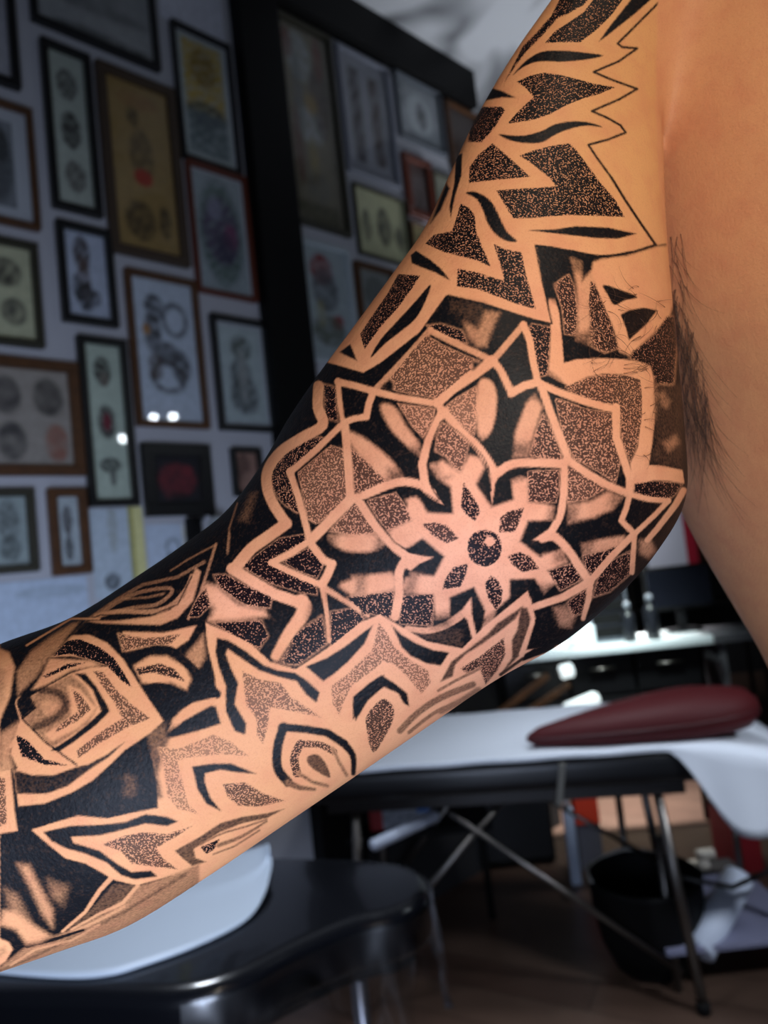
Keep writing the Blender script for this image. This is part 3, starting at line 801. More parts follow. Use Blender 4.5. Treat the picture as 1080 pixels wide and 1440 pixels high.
def picture(corners, fm, fw, paper, blobs, label, matw=0.0, matc=None, depth=.022, name='picture_frame', cat='picture', group=None):
    s0, s1, z0, z1 = rect(corners); w = s1-s0; h = z1-z0; _pk[0] += 1; fw *= 1.45; matw *= 1.45; depth *= 1.3
    mt = wall_mtx((s0+s1)/2, (z0+z1)/2, .0)
    e = empty(name, None, label, cat, group, mtx=mt)
    b = B(); d = depth
    for (cx, cz, sx_, sz_) in ((0, h/2-fw/2, w, fw), (0, -h/2+fw/2, w, fw), (-w/2+fw/2, 0, fw, h-2*fw), (w/2-fw/2, 0, fw, h-2*fw)):
        bx(b, (cx, -d/2, cz), (sx_, d, sz_), bev=.002, seg=1)
    o = obj('frame', b, fm, e)
    b = B(); bx(b, (0, -.003, 0), (w-2*fw+.004, .004, h-2*fw+.004)); obj('backing_board', b, M_back if matc is None else matc, e)
    iw, ih = w-2*fw-2*matw, h-2*fw-2*matw
    p = print_mesh(iw, ih, paper, blobs, _pk[0]*13, None, -.008); p.parent = e
    b = B(); bx(b, (0, -.014, 0), (w-2*fw+.002, .002, h-2*fw+.002)); obj('glass_pane', b, M_glass, e)
    return e
def sheet(corners, paper, blobs, label, name='paper_sheet', cat='paper', off=.003):
    s0, s1, z0, z1 = rect(corners); w = s1-s0; h = z1-z0; _pk[0] += 1
    o = print_mesh(w, h, paper, blobs, _pk[0]*17, None, 0.0, name)
    o.matrix_world = wall_mtx((s0+s1)/2, (z0+z1)/2, off)
    m = o.modifiers.new('t', 'SOLIDIFY'); m.thickness = .0015; m.offset = 1
    tag(o, label, cat); return o
K = (38, 38, 42); G1 = (95, 97, 100); BR = (88, 64, 48)
PW = mat('white_mount', (176, 182, 190), .8)
picture(((-70,-75), (8,-40), (34,137), (-42,104)), M_blackf, .018, (170,172,180), [(.5,.5,.2,.3,(120,60,60),.4,'')], 'black framed pale print cut off by the top left corner of the photo')
picture(((30,-90), (206,-30), (228,106), (44,33)), M_blackf, .015, (150,154,156), [(.45,.55,.5,.1,G1,.5,''), (.55,.92,.42,.06,G1,.8,''), (.3,.3,.1,.4,G1,.3,''), (.62,.25,.12,.25,G1,.4,'')], 'wide black framed grey drawing at the very top of the wall')
sheet(((216,-60), (306,-25), (318,66), (226,24)), (196,200,214), [], 'plain pale sheet on the wall above the yellow and blue print')
picture(((51,53), (122,85), (143,312), (72,292)), M_blackf, .016, (172,182,172), [(.5,.2,.3,.105,(98,98,96),.9,''), (.52,.5,.28,.125,(48,44,44),1,''), (.55,.8,.3,.105,(104,98,94),.9,'')], 'tall narrow black frame with three dark oval heads on cream paper')
picture(((126,86), (240,130), (266,384), (157,352)), mat('old_brown_frame', (62,48,36), .5), .022, (150,124,74), [(.4,.2,.1,.06,(80,70,45),.8,''), (.5,.42,.2,.16,(88,72,44),.7,''), (.5,.56,.15,.05,(165,48,24),1,'f'), (.4,.82,.25,.12,(70,58,38),.8,''), (.8,.8,.1,.1,(60,48,30),.8,''), (.5,.1,.35,.05,(140,90,50),.5,'')], 'large tan scroll print with one red spot in a brown frame', )
picture(((233,28), (318,69), (339,254), (257,221)), M_blackf, .010, (160,172,172), [(.5,.33,.42,.3,(176,146,22),1,'r'), (.5,.24,.28,.16,(112,88,18),.8,''), (.5,.62,.42,.1,(40,70,62),.9,''), (.5,.78,.42,.18,(96,124,134),.9,'r'), (.4,.75,.2,.1,(70,100,110),.6,'')], 'print with a yellow top half and blue bottom half in a thin black frame', .008, PW)
picture(((259,224), (345,257), (357,430), (273,408)), M_redf, .010, (150,162,168), [(.5,.5,.45,.46,(70,112,92),.85,''), (.5,.48,.38,.3,(104,86,128),.95,''), (.68,.52,.15,.12,(120,44,92),.95,''), (.4,.3,.15,.1,(150,150,175),.6,''), (.55,.62,.2,.14,(66,56,100),.9,'')], 'green and purple flower print in a thin red-brown frame', .008, PW)
picture(((-70,122), (41,160), (55,327), (-55,306)), M_brownf, .012, (120,126,132), [(.5,.5,.45,.45,(84,92,98),.9,''), (.65,.3,.2,.2,(54,60,64),.9,'')], 'dark grey drawing in a brown frame at the left edge, beside the three ovals', .03, PW)
picture(((-70,325), (50,345), (59,492), (-55,480)), M_olivef, .015, (188,190,158), [(.62,.28,.24,.16,(84,78,70),.95,''), (.7,.7,.2,.15,(104,102,94),.9,''), (.2,.4,.2,.2,(96,92,84),.8,'')], 'cream print with two dark heads in an olive frame at the left edge')
picture(((74,309), (154,331), (163,465), (86,452)), M_blackf, .016, (178,188,206), [(.42,.25,.2,.22,(74,52,38),.95,''), (.45,.55,.15,.3,(120,92,78),.9,''), (.45,.75,.22,.18,(50,50,54),.95,''), (.25,.65,.1,.15,(40,46,46),.9,''), (.7,.75,.12,.1,(60,56,56),.8,'')], 'black framed drawing of a standing woman in dark stockings on white paper')
drg = [(.35,.2,.16,.1,(88,90,96),.95,''), (.68,.27,.22,.13,(92,94,102),.95,'o'), (.3,.38,.14,.14,(84,84,88),.95,''), (.5,.52,.2,.09,(92,90,94),.9,''), (.72,.6,.16,.12,(84,84,90),.95,''), (.5,.68,.3,.12,(88,84,82),.95,'o'), (.2,.36,.06,.04,(170,120,60),.9,'f'), (.3,.62,.12,.1,(110,92,78),.8,'')]
picture(((171,379), (273,399), (291,607), (190,598)), M_brownf, .014, (184,196,210), drg, 'large brown framed ink drawing of a coiling grey dragon on white')
picture(((291,441), (372,457), (386,609), (307,606)), M_blackf, .014, (172,186,188), [(.5,.22,.26,.13,(98,108,98),.9,''), (.45,.5,.26,.18,(76,82,88),.85,''), (.5,.72,.34,.2,(88,94,100),.85,''), (.5,.5,.12,.3,(166,172,170),.7,'')], 'black framed grey figure drawing beside the pillar, right of the dragon', .01, PW)
picture(((-70,496), (103,513), (121,673), (-50,667)), M_brownf, .022, (152,146,138), [(.35,.28,.15,.2,(92,88,88),.95,''), (.78,.28,.16,.2,(96,92,88),.95,''), (.38,.75,.15,.2,(92,90,90),.95,''), (.84,.76,.12,.2,(140,84,66),.9,''), (.05,.5,.1,.3,(96,92,90),.9,'')], 'wide brown framed beige sheet with four round grey and orange heads')
picture(((101,472), (173,482), (194,713), (126,713)), M_blackf, .016, (178,192,178), [(.48,.17,.24,.1,(58,54,50),1,''), (.52,.22,.12,.05,(120,110,100),.7,'f'), (.5,.5,.25,.11,(64,54,60),1,''), (.5,.5,.12,.06,(112,42,54),1,'f'), (.5,.78,.3,.05,(60,60,62),.95,''), (.55,.86,.1,.05,(88,88,88),.9,'')], 'tall narrow black frame with a woman, a red rose and a bird')
picture(((190,624), (288,627), (301,722), (207,730)), M_blackf, .03, (28,28,34), [(.5,.5,.42,.36,(104,36,44),1,''), (.3,.8,.1,.12,(90,40,46),.8,''), (.75,.3,.12,.12,(120,40,50),.7,''), (.5,.85,.2,.1,(24,24,30),.8,'')], 'dark picture with a dull red motif in a broad black frame, under the dragon')
picture(((314,630), (357,632), (374,700), (334,696)), M_blackf, .012, (150,116,104), [(.4,.4,.3,.4,(104,74,66),.8,''), (.6,.7,.3,.2,(176,140,124),.7,'')], 'small black framed pinkish print half hidden behind the elbow')
picture(((-45,688), (46,689), (51,807), (-35,808)), M_olivef, .016, (152,166,166), [(.6,.35,.25,.3,(124,134,136),.8,''), (.6,.75,.25,.18,(108,120,122),.8,'')], 'pale grey-green print in a dark olive frame, lowest at the left edge')
picture(((62,689), (117,687), (127,806), (73,811)), M_brownf, .018, (172,184,190), [(.48,.32,.24,.2,(84,74,78),.95,''), (.48,.74,.2,.18,(60,54,56),.95,''), (.5,.5,.12,.1,(100,90,92),.8,'')], 'small brown framed drawing of two stacked dark motifs, low on the wall')
sheet(((124,716), (180,716), (190,838), (134,842)), (176,190,202), [(.55,.2,.12,.3,(150,155,150),.7,''), (.45,.82,.2,.1,(66,72,78),.9,'')], 'white pinned paper with a grey figure, just under the bird')
sheet(((178,714), (198,712), (208,824), (187,828)), (210,206,146), [(.15,.5,.2,.6,(140,136,60),.8,'r')], 'narrow yellow strip of paper pinned to the wall')
sheet(((204,738), (258,736), (264,802), (210,808)), (182,196,214), [(.65,.5,.2,.2,(110,122,138),.8,'o'), (.6,.75,.2,.16,(120,130,146),.7,''), (.96,.3,.05,.5,(206,202,180),.8,'r')], 'white pinned paper with a line-drawn face, right of the yellow strip')
sheet(((-60,818), (120,816), (130,905), (-50,915)), (180,196,216), [(.7,.2,.3,.1,(150,165,180),.7,'')], 'large blank white sheet on the wall above the forearm')
# right of the pillar
picture(((376,16), (458,51), (493,336), (411,314)), M_olivef, .014, (98,92,74), [(.38,.15,.26,.13,(136,144,146),.9,''), (.5,.5,.3,.1,(142,148,150),.9,''), (.3,.35,.1,.22,(122,128,130),.8,''), (.75,.35,.2,.2,(74,56,50),.9,''), (.55,.38,.14,.06,(128,104,48),.9,''), (.5,.68,.1,.12,(118,104,56),.9,''), (.55,.82,.24,.08,(120,120,108),.7,''), (.2,.62,.1,.2,(84,46,38),.8,''), (.8,.12,.1,.12,(92,36,28),.9,''), (.15,.1,.12,.08,(92,36,28),.8,''), (.5,.95,.42,.05,(84,84,50),.9,'r')], 'very tall dark print of pale shapes in an olive frame beside the black pillar', .008, M_olivef)
picture(((467,66), (541,97), (560,267), (489,245)), mat('pale_frame', (120,124,136), .5), .012, (122,126,136), [(.28,.5,.11,.4,(52,42,50),1,'r'), (.7,.5,.11,.38,(66,46,42),1,'r')], 'pale framed pair of tall dark scroll strips under the ceiling beam')
picture(((551,104), (615,133), (622,217), (561,199)), mat('grey_frame', (84,90,98), .5), .006, (136,144,150), [(.5,.52,.3,.34,(170,178,184),.9,'f'), (.55,.5,.12,.22,(74,82,86),.9,''), (.1,.3,.1,.2,(96,104,110),.6,'')], 'small grey and white tile-like print near the ceiling beam')
picture(((622,142), (668,165), (682,262), (633,243)), M_brownf, .014, (56,42,36), [(.4,.6,.25,.3,(78,54,42),.8,'')], 'dark brown print partly behind the shoulder tattoo, near the ceiling beam')
picture(((562,217), (603,232), (608,316), (571,302)), M_redf, .022, (84,68,66), [(.5,.4,.3,.2,(112,100,100),.6,''), (.5,.7,.2,.2,(60,44,42),.8,'')], 'small dim print in a thick red-brown frame beside the arm')
picture(((493,262), (567,283), (576,378), (502,358)), M_olivef, .005, (176,178,142), [(.2,.55,.09,.25,(88,90,76),.9,''), (.55,.5,.15,.3,(82,84,72),.9,''), (.85,.6,.1,.2,(92,94,80),.9,'')], 'cream print with three small dark figures, under the scroll strips')
picture(((605,243), (640,255), (646,332), (611,320)), M_olivef, .007, (132,134,118), [(.4,.5,.2,.3,(88,88,80),.8,'')], 'narrow greyish cream print squeezed beside the arm')
picture(((418,336), (490,354), (501,522), (431,502)), mat('white_frame', (166,176,182), .5), .014, (158,170,174), [(.4,.2,.26,.14,(132,38,38),1,''), (.45,.38,.3,.2,(112,116,124),.9,''), (.68,.66,.14,.07,(140,40,42),1,''), (.45,.75,.38,.14,(112,118,92),.85,''), (.3,.6,.1,.12,(150,146,100),.7,'')], 'white framed print of a figure with red hair and a red flower')
picture(((494,369), (552,383), (558,476), (505,462)), M_brownf, .016, (138,144,142), [(.5,.4,.35,.3,(100,104,100),.7,''), (.6,.7,.2,.2,(86,90,86),.8,'')], 'brown framed grey and white print right of the red haired figure')
picture(((573,312), (602,322), (606,372), (578,362)), M_brownf, .008, (142,132,92), [(.5,.5,.2,.3,(90,84,60),.8,'')], 'tiny yellowish print in a brown frame touching the outline of the arm')
picture(((396,531), (446,540), (452,604), (404,600)), M_blackf, .008, (156,168,172), [(.5,.3,.45,.08,(96,104,108),.8,''), (.5,.65,.45,.08,(96,104,108),.8,'')], 'small black framed grey striped print right of the pillar base')
picture(((330,-50), (372,-30), (376,-8), (335,-25)), M_blackf, .01, (100,100,100), [], 'small frame above the pillar') if False else None
# ------------------------------------------------------------------ furniture
M_black = mat('black_vinyl', (15, 15, 18), .38)
M_blackm = mat('black_matt', (6, 6, 7), .7, spec=.2)
M_steel = mat('dull_steel', (120, 116, 112), .38, 1.0)
M_white = mat('white_paper', (212, 218, 228), .7, noise=.04, nscale=9)
M_sheet = mat('white_bed_paper', (196, 202, 212), .75, bump=.1, bscale=14)
M_red = mat('dark_red_vinyl', (64, 4, 9), .65, bump=.04, spec=.3)
M_film = glassmat('cling_film', .22, fac=.20)
M_gloss = mat('white_gloss', (225, 235, 240), .15, coat=.5)
M_orange = mat('orange_red_card', (196, 52, 22), .6)
M_blue = mat('blue_card', (30, 92, 160), .6)
M_grey = mat('grey_plastic', (120, 124, 134), .5)
M_brown = mat('brown_wood', (96, 62, 34), .5, noise=.3, nscale=14)
def frame_xy(p0, p1, z=0.0):
    d = np.array(p1)-np.array(p0); d[2] = 0; L = np.linalg.norm(d); d /= L; n = np.array([-d[1], d[0], 0])
    if n[1] < 0: n = -n
    return Matrix(((d[0], n[0], 0, p0[0]), (d[1], n[1], 0, p0[1]), (0, 0, 1, z), (0, 0, 0, 1))), L
# --- treatment bed in the middle distance
ZB = .80
bp0 = on_z(430, 1088, ZB); bp1 = on_z(985, 1050, ZB)
MB_, LB = frame_xy(bp0, bp1); WB = .62
bed = empty('treatment_bed', None, 'folding black treatment bed on steel legs covered with white paper, behind the arm', 'bed', mtx=MB_)
b = B(); bx(b, (LB/2, WB/2, ZB-.055), (LB, WB, .10), bev=.035, seg=4); obj('cushion', b, M_black, bed, True)
b = B()
for y in (.05, WB-.05): bx(b, (LB/2, y, ZB-.125), (LB-.1, .03, .04), bev=.003)
for x in (.06, LB/2, LB-.1): bx(b, (x, WB/2, ZB-.125), (.03, WB-.1, .036), bev=.003)
obj('under_frame', b, mat('dark_wood_rail', (26, 20, 18), .5), bed)
for (x, y) in ((LB-.13, .06), (LB-.10, WB-.06), (.14, .06), (.14, WB-.06)):
    dx = .05 if x > .5 else -.05
    l = tubeobj('leg', [(x, y, ZB-.145), (x+dx, y, .03)], .016, M_steel, bed)
    b = B(); lathe(b, (x+dx, y, 0), [(.018, 0), (.021, .006), (.021, .03), (.017, .034)], 16); obj('foot_cap', b, M_blackm, l, True)
def bl(px, py, d): return MB_.inverted() @ Vector(at(px, py, d))
tubeobj('brace', [bl(632, 1142, 2.26), bl(957, 1366, 2.20)], .009, M_steel, bed)
tubeobj('brace', [bl(738, 1106, 2.62), bl(925, 1212, 2.50)], .008, M_steel, bed)
tubeobj('brace', [(.62, .07, ZB-.14), (.10, .07, .16)], .010, M_steel, bed)
tubeobj('brace', [(.55, WB-.07, ZB-.14), (.10, WB-.07, .16)], .010, M_steel, bed)
b = B(); bx(b, (LB-.42, -.012, ZB-.08), (.02, .012, .13), bev=.004, ry=.2); obj('buckle_strap', b, mat('grey_strap', (92, 90, 84), .5, noise=0), bed)
# paper cover hanging over the right end
def cover():
    nu, nv, nf = 70, 26, 9; V = []; Fc = []; nt_ = nv+nf
    sm_ = lambda q: min(max(q, 0), 1)**2*(3-2*min(max(q, 0), 1))
    for i in range(nu):
        u = i/(nu-1)
        for j in range(nt_):
            v = max(0, (j-nf)/(nv-1)); w = max(0, (nf-j)/nf)
            x = u*(LB+.37); y = .012+v*(WB+.02); t = max(0, (x-(LB-.03))/.40)
            z = ZB+.004-.11*t**1.7+.0012*math.sin(x*25+v*4)
            if w > 0:
                drop = .012+.235*sm_((x-(LB-.10))/.18)*(1-.55*sm_((x-(LB+.10))/.27))
                z -= w*drop; y -= .012+.030*w*sm_((x-(LB-.10))/.1)+.012*math.sin(x*30)*w*sm_((x-(LB-.05))/.1)
            V.append((x, y, z))
    nv = nt_
    for i in range(nu-1):
        for j in range(nv-1): Fc.append((i*nv+j, (i+1)*nv+j, (i+1)*nv+j+1, i*nv+j+1))
    o = obj('paper_cover', (V, Fc), M_sheet, None, True, MB_)
    m = o.modifiers.new('t', 'SOLIDIFY'); m.thickness = .002; m.offset = 1
    return tag(o, 'white paper sheet spread over the black bed and hanging off its right end', 'sheet')
cover()
# dark red oval cushion lying on the bed
rc = on_z(905, 1034, ZB+.01)
def red_cushion():
    e0 = on_z(742, 1052, ZB+.008); e1 = on_z(1066, 1014, ZB+.008)
    hl = np.linalg.norm(e1-e0)/2; mid = (e0+e1)/2; ang = math.atan2(e1[1]-e0[1], e1[0]-e0[0]); hw = .17
    b = B()
    prof = [(.02, 0), (.80, 0), (.93, .006), (1.0, .03), (.99, .06), (.90, .085), (.6, .105), (.02, .112)]
    n = 64; rings = []
    def xy(r, a):
        x = hl*r*math.cos(a); y = hw*r*math.sin(a)*(.72+.38*math.cos(a)*1.0 if True else 1)
        return x, y
    for (r, z) in prof:
        rings.append([b.verts.new((*xy(r, a), z*(1+.35*math.cos(a)*r))) for a in [2*math.pi*k/n for k in range(n)]])
    for p, q in zip(rings[:-1], rings[1:]):
        for k in range(n): b.faces.new((p[k], p[(k+1) % n], q[(k+1) % n], q[k]))
    b.faces.new(rings[0][::-1]); b.faces.new(rings[-1])
    M = Matrix.Translation((mid[0], mid[1], ZB+.0085)) @ Matrix.Rotation(ang, 4, 'Z')
    o = obj('bolster_cushion', b, M_red, None, True, M)
    seam = B(); tube(seam, [(*xy(.997, t), .045*(1+.35*math.cos(t))) for t in [2*math.pi*k/64 for k in range(65)]], .003, 6)
    obj('piping', seam, mat('dark_piping', (58, 6, 12), .5), o, True)
    tag(o, 'thick dark red oval cushion lying on the white covered bed', 'cushion')
red_cushion()
# --- padded bench in the lower left corner, wrapped in film
ZC = .76
top = [(385,1201), (470,1203), (545,1206), (588,1218), (603,1240), (596,1262), (560,1282), (500,1296), (420,1330), (330,1375), (235,1396), (100,1394), (-60,1392), (-220,1380), (-220,1260), (-60,1228), (100,1210), (250,1203)]
tp = [on_z(x, y, ZC) for x, y in top]
tc_ = sum(tp)/len(tp)
bench = empty('padded_bench', (tc_[0], tc_[1], 0), 'glossy black padded bench wrapped in clear film in the lower left corner', 'bench')
def slab(pts, z0, z1, rnd, inset=.0):
    P = catmull(np.array([[p[0]-tc_[0], p[1]-tc_[1]] for p in pts]), 4, True)
    b = B(); rings = []
    def off(d):
        T = np.roll(P, -1, 0)-np.roll(P, 1, 0); T /= np.linalg.norm(T, axis=1)[:, None]; N = np.stack([T[:, 1], -T[:, 0]], 1)
        if ((N*P).sum(1)).mean() < 0: N = -N
        return P-N*d
    prof = []
    for k in range(6):
        a = k/5*math.pi/2; prof.append((rnd*(1-math.sin(a)), z0+rnd*(1-math.cos(a))))
    for k in range(6):
        a = k/5*math.pi/2; prof.append((rnd*(1-math.cos(a)), z1-rnd*(1-math.sin(a))))
    for (d, z) in prof:
        Q = off(d+inset); rings.append([b.verts.new((q[0], q[1], z)) for q in Q])
    n = len(P)
    for p, q in zip(rings[:-1], rings[1:]):
        for k in range(n): b.faces.new((p[k], p[(k+1) % n], q[(k+1) % n], q[k]))
    b.faces.new(rings[0][::-1]); b.faces.new(rings[-1]); return b
obj('cushion', slab(tp, ZC-.105, ZC, .032), mat('glossy_black_vinyl', (12, 13, 17), .22, coat=.4), bench, True)
obj('base_board', slab(tp, ZC-.135, ZC-.106, .004, .04), M_blackm, bench)
def film():
    # loose cling film gathered at the right hand end, hanging below the cushion
    P = catmull(np.array([[p[0]-tc_[0], p[1]-tc_[1]] for p in tp]), 6, True); n = len(P)
    T = np.roll(P, -1, 0)-np.roll(P, 1, 0); T /= np.linalg.norm(T, axis=1)[:, None]; N = np.stack([T[:, 1], -T[:, 0]], 1)
    if ((N*P).sum(1)).mean() < 0: N = -N
    i0, i1 = 2*6, 10*6; V = []; Fc = []; m = 16
    R0 = random.Random(5)
    for i in range(i0, i1):
        ph = i*1.1; ln = .12+.05*math.sin(i*.35)+(.09 if 16 < i < 44 else 0)*abs(math.sin(i*.55))
        for j in range(m):
            t = j/(m-1); w = .004+.012*t*math.sin(ph+t*5+math.sin(i*.7)*2)
            q = P[i]+N[i]*(w+.002+.008*t)
            V.append((q[0], q[1], ZC-.02-ln*t))
    c = i1-i0
    for i in range(c-1):
        for j in range(m-1): Fc.append((i*m+j, (i+1)*m+j, (i+1)*m+j+1, i*m+j+1))
    obj('film_wrap', (V, Fc), M_film, bench, True)
film()
for (px, py, zz) in ((498, 1318, 0), (300, 1395, 0), (-60, 1330, 0), (120, 1250, 0)):
    q = on_z(px, py, ZC-.13); x, y = q[0]-tc_[0], q[1]-tc_[1]
    l = tubeobj('leg', [(x, y, ZC-.136), (x+.004, y-.005, .02)], .019, mat('pale_steel', (150, 150, 156), .4, 1.0), bench)
    b = B(); lathe(b, (x+.004, y-.005, 0), [(.02, 0), (.026, .004), (.026, .022), (.02, .026)], 16); obj('foot_cap', b, M_blackm, l, True)
q0 = on_z(225, 1432, ZC-.10); q1 = on_z(298, 1398, ZC-.10)
tubeobj('side_handle', [(q0[0]-tc_[0], q0[1]-tc_[1]-.02, ZC-.14), (q1[0]-tc_[0], q1[1]-tc_[1]-.02, ZC-.14)], .013, M_black, bench)
# white sheet lying on the bench, its right end curling up
def curled_sheet():
    near = catmull(np.array([(-160,1352), (-40,1366), (80,1376), (150,1373), (207,1357), (278,1331), (344,1297), (372,1262), (384,1222)], float), 6)
    far = catmull(np.array([(-160,1275), (-40,1258), (70,1243), (140,1230), (210,1216), (280,1206), (330,1200), (365,1192), (378,1186)], float), 6)
    n = len(near); m = 18; V = []; Fc = []
    for i in range(n):
        u = i/(n-1)
        for j in range(m):
            v = j/(m-1)
            lift = .055*max(0, (u-.72)/.28)**2*(.55+.45*v)+.006*math.exp(-((v-.55)/.08)**2)*min(1, max(0, (u-.4)*3))
            a = on_z(*near[i], ZC+.006+lift*.6); c = on_z(*far[i], ZC+.006+lift)
            p = a+(c-a)*v; p[2] = ZC+.006+lift
            V.append(p-tc_)
    for i in range(n-1):
        for j in range(m-1): Fc.append((i*m+j, (i+1)*m+j, (i+1)*m+j+1, i*m+j+1))
    o = obj('curled_sheet', (V, Fc), mat('smooth_white_sheet', (178, 190, 204), .45), None, True, Matrix.Translation(Vector(tc_)))
    md = o.modifiers.new('t', 'SOLIDIFY'); md.thickness = .003; md.offset = 1
    tag(o, 'smooth white sheet on the black bench with its right end curling up', 'sheet')
curled_sheet()
# --- things under and behind the bed
def upright(px, py, d): p = at(px, py, d); return p
def thing_box(name, px0, py0, px1, py1, d, thick, m, rz=0, bev=.006, parent=None, z0=None):
    a = at(px0, py0, d); c = at(px1, py1, d); cx, cy, cz = (a+c)/2
    w = abs(px1-px0)/F_PX*d; h = abs(py1-py0)/F_PX*d
    return (cx, cy+thick/2, cz, w, h)
# waste bin
bb = at(906, 1240, 2.42)
bin_ = empty('waste_bin', (bb[0], bb[1], 0), 'low black waste bin with the lit far arc of its liner laid on as a pale strip, standing behind the bed leg', 'bin')
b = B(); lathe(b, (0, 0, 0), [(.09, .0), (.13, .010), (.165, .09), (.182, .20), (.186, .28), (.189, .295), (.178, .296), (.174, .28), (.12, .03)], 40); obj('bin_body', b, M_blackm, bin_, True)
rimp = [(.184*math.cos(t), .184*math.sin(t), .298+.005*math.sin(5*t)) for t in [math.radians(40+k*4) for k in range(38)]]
tubeobj('lit_liner_arc', rimp, .006, mat('lit_liner', (190, 186, 178), .35), bin_, 8)  # only the lit far arc of the rim is modelled, as a pale strip
# white roll leaning beside the bin
p0 = at(982, 1338, 2.25); p1 = at(1040, 1232, 2.42)
b = B(); tube(b, [p0-p0, (p1-p0)*.02, (p1-p0)*.98, p1-p0], [.03, .048, .048, .03], 24)
o = obj('paper_roll', b, mat('white_roll', (200, 210, 228), .5), None, True, Matrix.Translation(Vector(p0)))
b = B(); tube(b, [(p1-p0)*-.03, (p1-p0)*1.03], .012, 14); obj('roll_core', b, M_grey, o, True)
tag(o, 'thick white roll lying at an angle right of the bin', 'roll')
# low steel rack carrying it, at the right edge
rk = on_z(1040, 1430, 0)
rack = empty('steel_rack', (rk[0], rk[1]+.15, 0), 'low steel rack with a grey tray at the right edge, holding the white roll', 'rack')
rx, ry = rk[0], rk[1]+.15
for (dx, dy) in ((-.12, 0), (.30, 0), (-.12, .4), (.30, .4)):
    tubeobj('leg', [(dx, dy, 0), (dx, dy, .48)], .013, M_steel, rack)
b = B(); bx(b, (.09, .2, .13), (.48, .46, .02), bev=.004); obj('tray', b, mat('lilac_grey_tray', (120, 122, 146), .5), rack)
b = B(); tube(b, [(-.12, 0, .36), (.09, -.01, .30), (.30, 0, .36)], .008, 8); obj('rail', b, M_black, rack, True)
# two small white rolls and a knob by the bin
for k, (x0, y0, x1, y1, r, lb) in enumerate(((963, 1219, 1003, 1211, .022, 'lower of two short white rolls above the bin'), (985, 1196, 1012, 1204, .020, 'upper of two short white rolls above the bin'))):
    a = at(x0, y0, 2.82); c = at(x1, y1, 2.82); a[1] += .05; c[1] += .05; a[2] = c[2] = at(990, 1228, 2.8)[2]-.0195+r+(.043 if k else 0)
    b = B(); tube(b, [(0, 0, 0), (c-a)*.05, (c-a)*.95, c-a], [r*.7, r, r, r*.7], 16)
    o = obj('bandage_roll', b, mat('cream_roll', (206, 200, 190), .6), None, True, Matrix.Translation(Vector(a))); tag(o, lb, 'roll', 'white rolls on the little shelf')
sh = at(990, 1228, 2.8)
b = B(); bx(b, (0, .06, sh[2]/2-.01), (.30, .2, sh[2]-.02), bev=.006)
o = obj('storage_box', b, mat('charcoal_box', (34, 34, 38), .6), None, False, Matrix.Translation((sh[0]+.02, sh[1], 0))); tag(o, 'dark storage box with two white rolls on top, right of the bin', 'box')
b = B(); bx(b, (0, -.045, sh[2]*.6), (.10, .01, .03), bev=.002); obj('box_handle', b, M_grey, o)
# red box behind the rack
r0 = at(1046, 1160, 2.95)
b = B(); bx(b, (0, .1, r0[2]/2+.02), (.12, .2, r0[2]+.04), bev=.004); o = obj('red_box', b, mat('deep_red_card', (122, 10, 24), .6), None, False, Matrix.Translation((r0[0], r0[1], 0)))
b = B(); bx(b, (0, .1, r0[2]+.043), (.124, .204, .006), bev=.001); obj('lid', b, M_blackm, o)
tag(o, 'narrow deep red box with a black lid beyond the steel rack at the right edge', 'box')
# orange and white cartons under the bed
def carton(name, px0, px1, ytop, ybot, d, m, label, cat, th=.07):
    a = at((px0+px1)/2, ytop, d); c = on_z((px0+px1)/2, ybot, 0)
    w = (px1-px0)/F_PX*d; zt = a[2]
    b = B(); bx(b, (0, th/2, zt/2), (w, th, zt), bev=.004)
    o = obj(name, b, m, None, False, Matrix.Translation((a[0], a[1], 0))); tag(o, label, cat); return o, zt, w
o, zt, w = carton('tall_carton', 806, 838, 1118, 1230, 3.15, mat('grey_card', (84, 84, 94), .6), 'tall grey carton with an orange-red top under the bed', 'box')
b = B(); bx(b, (0, .032, zt-.065), (w+.004, .078, .12), bev=.002); obj('orange_band', b, M_orange, o)
o, zt, w = carton('white_bottle', 792, 806, 1138, 1225, 3.02, mat('pale_blue_plastic', (176, 188, 208), .4), 'slim white bottle beside the grey and orange carton', 'bottle', .04)
b = B(); lathe(b, (0, .02, zt), [(.012, 0), (.013, .02), (.011, .035), (.008, .04)], 14); obj('bottle_cap', b, M_grey, o, True)
# dark cabinet behind the bed
ca = at(640, 1100, 3.1)
b = B(); bx(b, (0, .15, .3), (.70, .3, .58), bev=.01)
cab = obj('low_cabinet', b, M_blackm, None, False, Matrix.Translation((at(668, 1150, 3.25)[0], at(668, 1150, 3.25)[1], .0)))
tag(cab, 'low black cabinet in the dark behind the bed', 'cabinet')
for k in (-1, 1):
    b = B(); bx(b, (k*.17, -.01, .3), (.33, .02, .52), bev=.004); dd = obj('door', b, M_black, cab)
    b = B(); tube(b, [(k*.04, -.035, .25), (k*.04, -.035, .37)], .006, 8); obj('handle', b, M_steel, dd, True)
